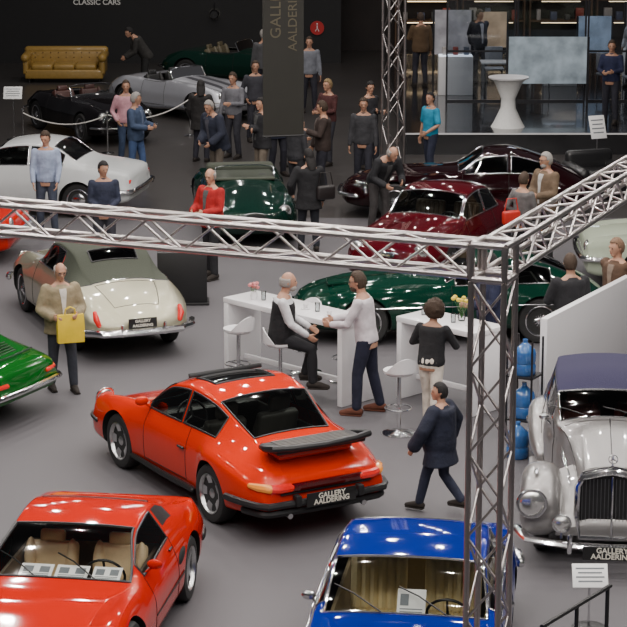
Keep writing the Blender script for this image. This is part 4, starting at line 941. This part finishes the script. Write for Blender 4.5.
B().tube([(-.6,0,.95),(.6,0,.95)],.02,8).obj('handrail',BLACK,e); B().tube([(-.6,0,.5),(.6,0,.5)],.014,8).obj('midrail',BLACK,e)
# ---------------------------------------------------------------- setting
def struct(o): o['kind']='structure'; return o
fm=bpy.data.materials.new('carpet_floor'); fm.use_nodes=True; nt=fm.node_tree; bs=nt.nodes['Principled BSDF']
tc=nt.nodes.new('ShaderNodeTexCoord'); n1=nt.nodes.new('ShaderNodeTexNoise'); n1.inputs['Scale'].default_value=140; n1.inputs['Detail'].default_value=4
n2=nt.nodes.new('ShaderNodeTexNoise'); n2.inputs['Scale'].default_value=.35; n2.inputs['Detail'].default_value=4
nt.links.new(tc.outputs['Object'],n1.inputs['Vector']); nt.links.new(tc.outputs['Object'],n2.inputs['Vector'])
sep=nt.nodes.new('ShaderNodeSeparateXYZ'); nt.links.new(tc.outputs['Object'],sep.inputs[0])
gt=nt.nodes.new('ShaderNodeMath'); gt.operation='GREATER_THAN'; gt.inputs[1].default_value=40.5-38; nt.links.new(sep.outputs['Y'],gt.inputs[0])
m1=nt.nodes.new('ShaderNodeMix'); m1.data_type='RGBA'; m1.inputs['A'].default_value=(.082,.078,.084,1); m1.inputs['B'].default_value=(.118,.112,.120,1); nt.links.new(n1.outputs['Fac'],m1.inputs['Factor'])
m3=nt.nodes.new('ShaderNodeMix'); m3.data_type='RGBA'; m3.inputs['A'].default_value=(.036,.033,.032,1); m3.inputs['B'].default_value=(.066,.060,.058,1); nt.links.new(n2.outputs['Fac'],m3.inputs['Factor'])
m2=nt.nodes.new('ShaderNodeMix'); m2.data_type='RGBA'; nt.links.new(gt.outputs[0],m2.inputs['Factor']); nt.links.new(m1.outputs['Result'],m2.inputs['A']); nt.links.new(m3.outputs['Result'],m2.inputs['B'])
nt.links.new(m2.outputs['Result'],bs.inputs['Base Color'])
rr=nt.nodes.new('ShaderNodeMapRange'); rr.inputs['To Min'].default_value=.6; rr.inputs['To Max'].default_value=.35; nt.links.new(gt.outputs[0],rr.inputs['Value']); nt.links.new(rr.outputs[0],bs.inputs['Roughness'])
bs.inputs['Specular IOR Level'].default_value=.35
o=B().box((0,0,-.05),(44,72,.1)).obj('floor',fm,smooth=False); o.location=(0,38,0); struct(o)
WB_=M('wall_black',(.008,.008,.009),.6,0,0,.1,3)
o=B().box((-6.5,63,3.5),(14.5,.2,7)).obj('wall_back',WB_,smooth=False); struct(o)
o=B().box((9.5,66,3.5),(18,.2,7)).obj('wall_rear',M('wall_darkbrown',(.022,.014,.012),.6,0,0,.3,2),smooth=False); struct(o)
t=text('CLASSIC CARS',.20,(-5.9,62.88,1.66),(rad(90),0,0),M('wall_letter_grey_glow',(.55,.53,.50),.5,emit=.15),None,'wall_lettering',bold=.003); tag(t,'small grey lettering on the black stand wall','sign')  # grey letters lifted by a faint glow put into their material
SG=M('stage_black_gloss',(.010,.010,.012),.2,0,.6)
o=B().box((6.6,54.4,.225),(9.4,13.8,.45)).obj('stage_platform',SG,smooth=False); tag(o,'raised glossy black stage platform','stage')
o=B().box((6.6,47.47,.44),(9.4,.03,.03)).obj('trim_1',WHITE,smooth=False); struct(o)
FR=M('booth_frame',(.03,.03,.035),.4,.5); BG_=glass('booth_glass',(.74,.77,.80))
xs=[3.0,4.6,6.2,7.8,9.4,11.2]
for a,b_ in zip(xs,xs[1:]):
    e=top('glass_partition',((a+b_)/2,52.2,.45),0,'tall framed glass partition of the meeting booth','glass partition','booth glass partitions')
    w=b_-a-.02
    B().box((0,0,1.6),(w-.08,.012,3.1)).obj('glass_pane',BG_,e,smooth=False)
    for sx in(-1,1): B().box((sx*(w/2-.02),0,1.6),(.04,.05,3.2)).obj('frame_post',FR,e,smooth=False)
    for z in(.02,1.15,3.18): B().box((0,0,z),(w-.08,.05,.04)).obj('frame_rail',FR,e,smooth=False)
def screen(x,y,z,w,h,col,emit,label,z0=.45):
    e=top('display_panel',(x,y,z0),0,label,'screen')
    B().box((0,0,z-z0),(w,.03,h)).obj('panel',M('poster_%d_%d'%(int(x*10),int(z*10)),col,.5,0,0,.5,2.5,0,emit),e,smooth=False)
    for sx in(-1,1): B().box((sx*(w/2+.03),0,(z+h/2-z0)/2),(.05,.05,z+h/2-z0)).obj('stand_post',FR,e,smooth=False)
screen(5.25,51.5,1.48,1.75,1.05,(.20,.24,.27),.6,'large pale glass board with added glow by the booth')  # translucent glass board; its brightness is put in as emission
screen(3.45,57.0,1.5,.9,1.1,(.20,.19,.2),.6,'dim screen inside the glass booth'); screen(8.6,57.5,1.6,1.6,1.2,(.12,.10,.10),.4,'dim picture panel inside the booth')
screen(6.9,56.5,1.5,.8,.9,(.16,.2,.26),.8,'small lit blue screen inside the booth')
screen(4.55,58.5,1.4,.7,.9,(.28,.20,.13),.8,'small warm lit display panel inside the booth')
# lit display counters with equipment in the booth
for i,(x,y) in enumerate(((3.3,53.4),(5.9,55.0),(7.9,55.6))):
    e=top('display_counter',(x,y,.452),0,'white display counter with lit top inside the booth','counter','booth display counters')
    B().box((0,0,.45),(.8,.4,.9),None,.01).obj('cabinet',WHITE,e,ang=30); B().box((0,0,.91),(.76,.36,.02)).obj('lit_top',M('counter_light',(.8,.88,1.),.5,0,0,0,1,0,1.2),e,smooth=False)
    for k in range(3):
        o=B().box((0,0,.09),(.12,.14,.18),None,.015).obj('display_box',M('goods_%d'%k,[(.35,.32,.3),(.25,.05,.04),(.08,.09,.12)][k],.5)); o.location=(x-.25+.25*k,y,1.376); tag(o,'small boxed item on the lit booth counter','box','goods on booth counters')
e=top('round_sign',(.1,62.86,.97),0,'small round red sign on the black stand wall','sign')
B().lathe([(.001,-.02),(.19,-.02),(.19,.02),(.001,.02)],32,'Y').obj('disc',M('sign_red',(.40,.015,.015),.5,0,0,.05,5,0,.1),e)
B().tube([(-.05,-.03,-.09),(.0,-.03,.0),(.05,-.03,-.09)],.014,6).tube([(0,-.03,0),(0,-.03,.07)],.016,6).ell((0,-.03,.11),(.022,.01,.022)).obj('figure_mark',PAPER,e)
WARM=M('shelf_wood',(.14,.075,.04),.5,0,0,.2,3); LT=M('shelf_light',(1,.75,.45),.5,0,0,0,1,0,3.5)
for i in range(5):
    x0=3.2+i*1.9
    e=top('display_shelf',(x0,65.5,0),0,'dark wooden display shelf with warm lights and small goods','shelf','rear display shelves')
    for z in(.9,1.5,2.1): B().box((0,0,z),(1.7,.5,.04)).obj('shelf_board',WARM,e,smooth=False)
    for sx in(-1,1): B().box((sx*.87,0,1.2),(.04,.5,2.4)).obj('side_panel',WARM,e,smooth=False)
    for z in(.85,1.45,2.05): B().box((0,-.2,z),(1.1,.03,.02)).obj('light_strip',LT,e,smooth=False)
    for k in range(8):
        z=(.92,1.52)[k%2]; xx=-.65+.40*(k//2)+R_.uniform(0,.1); hh=R_.uniform(.12,.34)
        o=B().box((0,0,hh/2),(R_.uniform(.1,.24),.2,hh),None,.01).obj('display_box',M('goodsb_%d'%(k%5),[(.45,.42,.4),(.35,.07,.05),(.10,.12,.2),(.6,.55,.45),(.08,.08,.08)][k%5],.5)); o.location=(x0+xx,65.45,z+.003); tag(o,'small boxed item on the lit display shelf','box','goods on display shelves')
for i,(x,y) in enumerate(((4.3,54.6),(5.2,53.0),(6.9,53.6),(7.4,53.0))):
    e=top('office_chair',(x,y,.453),i*1.1,'grey metal framed chair inside the glass booth','chair','booth chairs'); gmv=M('chair_grey',(.30,.31,.34),.5)
    B().box((0,0,.45),(.44,.44,.05),None,.02).obj('seat',gmv,e); B().box((0,.21,.75),(.42,.04,.4),None,.018).obj('backrest',gmv,e)
    for sx in(-1,1):
        for sy in(-1,1): B().tube([(sx*.2,sy*.2,.0),(sx*.18,sy*.18,.44)],.012,6).obj('leg',CHROME,e)
for x,y in((4.5,53.6),):
    e=top('desk',(x,y,.452),0,'pale desk inside the glass booth','desk'); B().box((0,0,.73),(1.2,.6,.04),None,.01).obj('desk_top',WHITE,e)
    for sx in(-1,1):
        for sy in(-1,1): B().box((sx*.55,sy*.25,.355),(.04,.04,.71)).obj('leg',CHROME,e)
e=top('spotlight',(-2.7,62.6,1.35),0,'small black spotlight fixed on the stand wall','lamp'); B().lathe([(.1,0),(.13,.25),(.12,.25),(.05,.02)],16,'Y').obj('housing',BLACK,e); B().ell((0,.1,.0),(.08,.03,.08)).obj('bulb',M('bulb_warm',(1,.9,.7),.5,0,0,0,1,0,4),e); B().tube([(0,.1,.1),(0,.3,.3)],.015,6).obj('bracket',BLACK,e)
# ---------------------------------------------------------------- lights
def area(x,y,z,size,pw,col=(1,.94,.89)):
    l=bpy.data.lights.new('hall_and_fill_lamp','AREA'); l.shape='DISK'; l.size=size; l.energy=pw; l.color=col
    o=bpy.data.objects.new('hall_and_fill_lamp',l); COL.objects.link(o); o.location=(x,y,z)
for i,y in enumerate((11,14,17,20,23,26,29,32,35,38)):
    for j,x in enumerate((-7,-4.2,-1.4,1.4,4.2,7)):
        area(x+(.7 if i%2 else -.5),y,8.5+.3*((i+j)%3),.16,95)
for y in(42,46,50,56):
    for x in(-6,-3,0,3,6): area(x,y,8.8,.2,(75 if x<2 else 42))
area(5.5,56,4.0,1.2,55,(.9,.94,1)); area(7,63,3.6,1.0,30,(1,.8,.6))  # added fills that brighten the booth interior, not hall lamps
w=bpy.data.worlds.new('world'); scene.world=w; w.use_nodes=True; w.node_tree.nodes['Background'].inputs[0].default_value=(.9,.88,.94,1); w.node_tree.nodes['Background'].inputs[1].default_value=.06
# ---------------------------------------------------------------- camera
cd=bpy.data.cameras.new('camera'); cam=bpy.data.objects.new('camera',cd); COL.objects.link(cam)
cam.location=(0,0,7.8); cam.rotation_euler=(rad(90-13.28),0,0); cd.sensor_width=36; cd.lens=132.06; cd.clip_end=400
scene.camera=cam
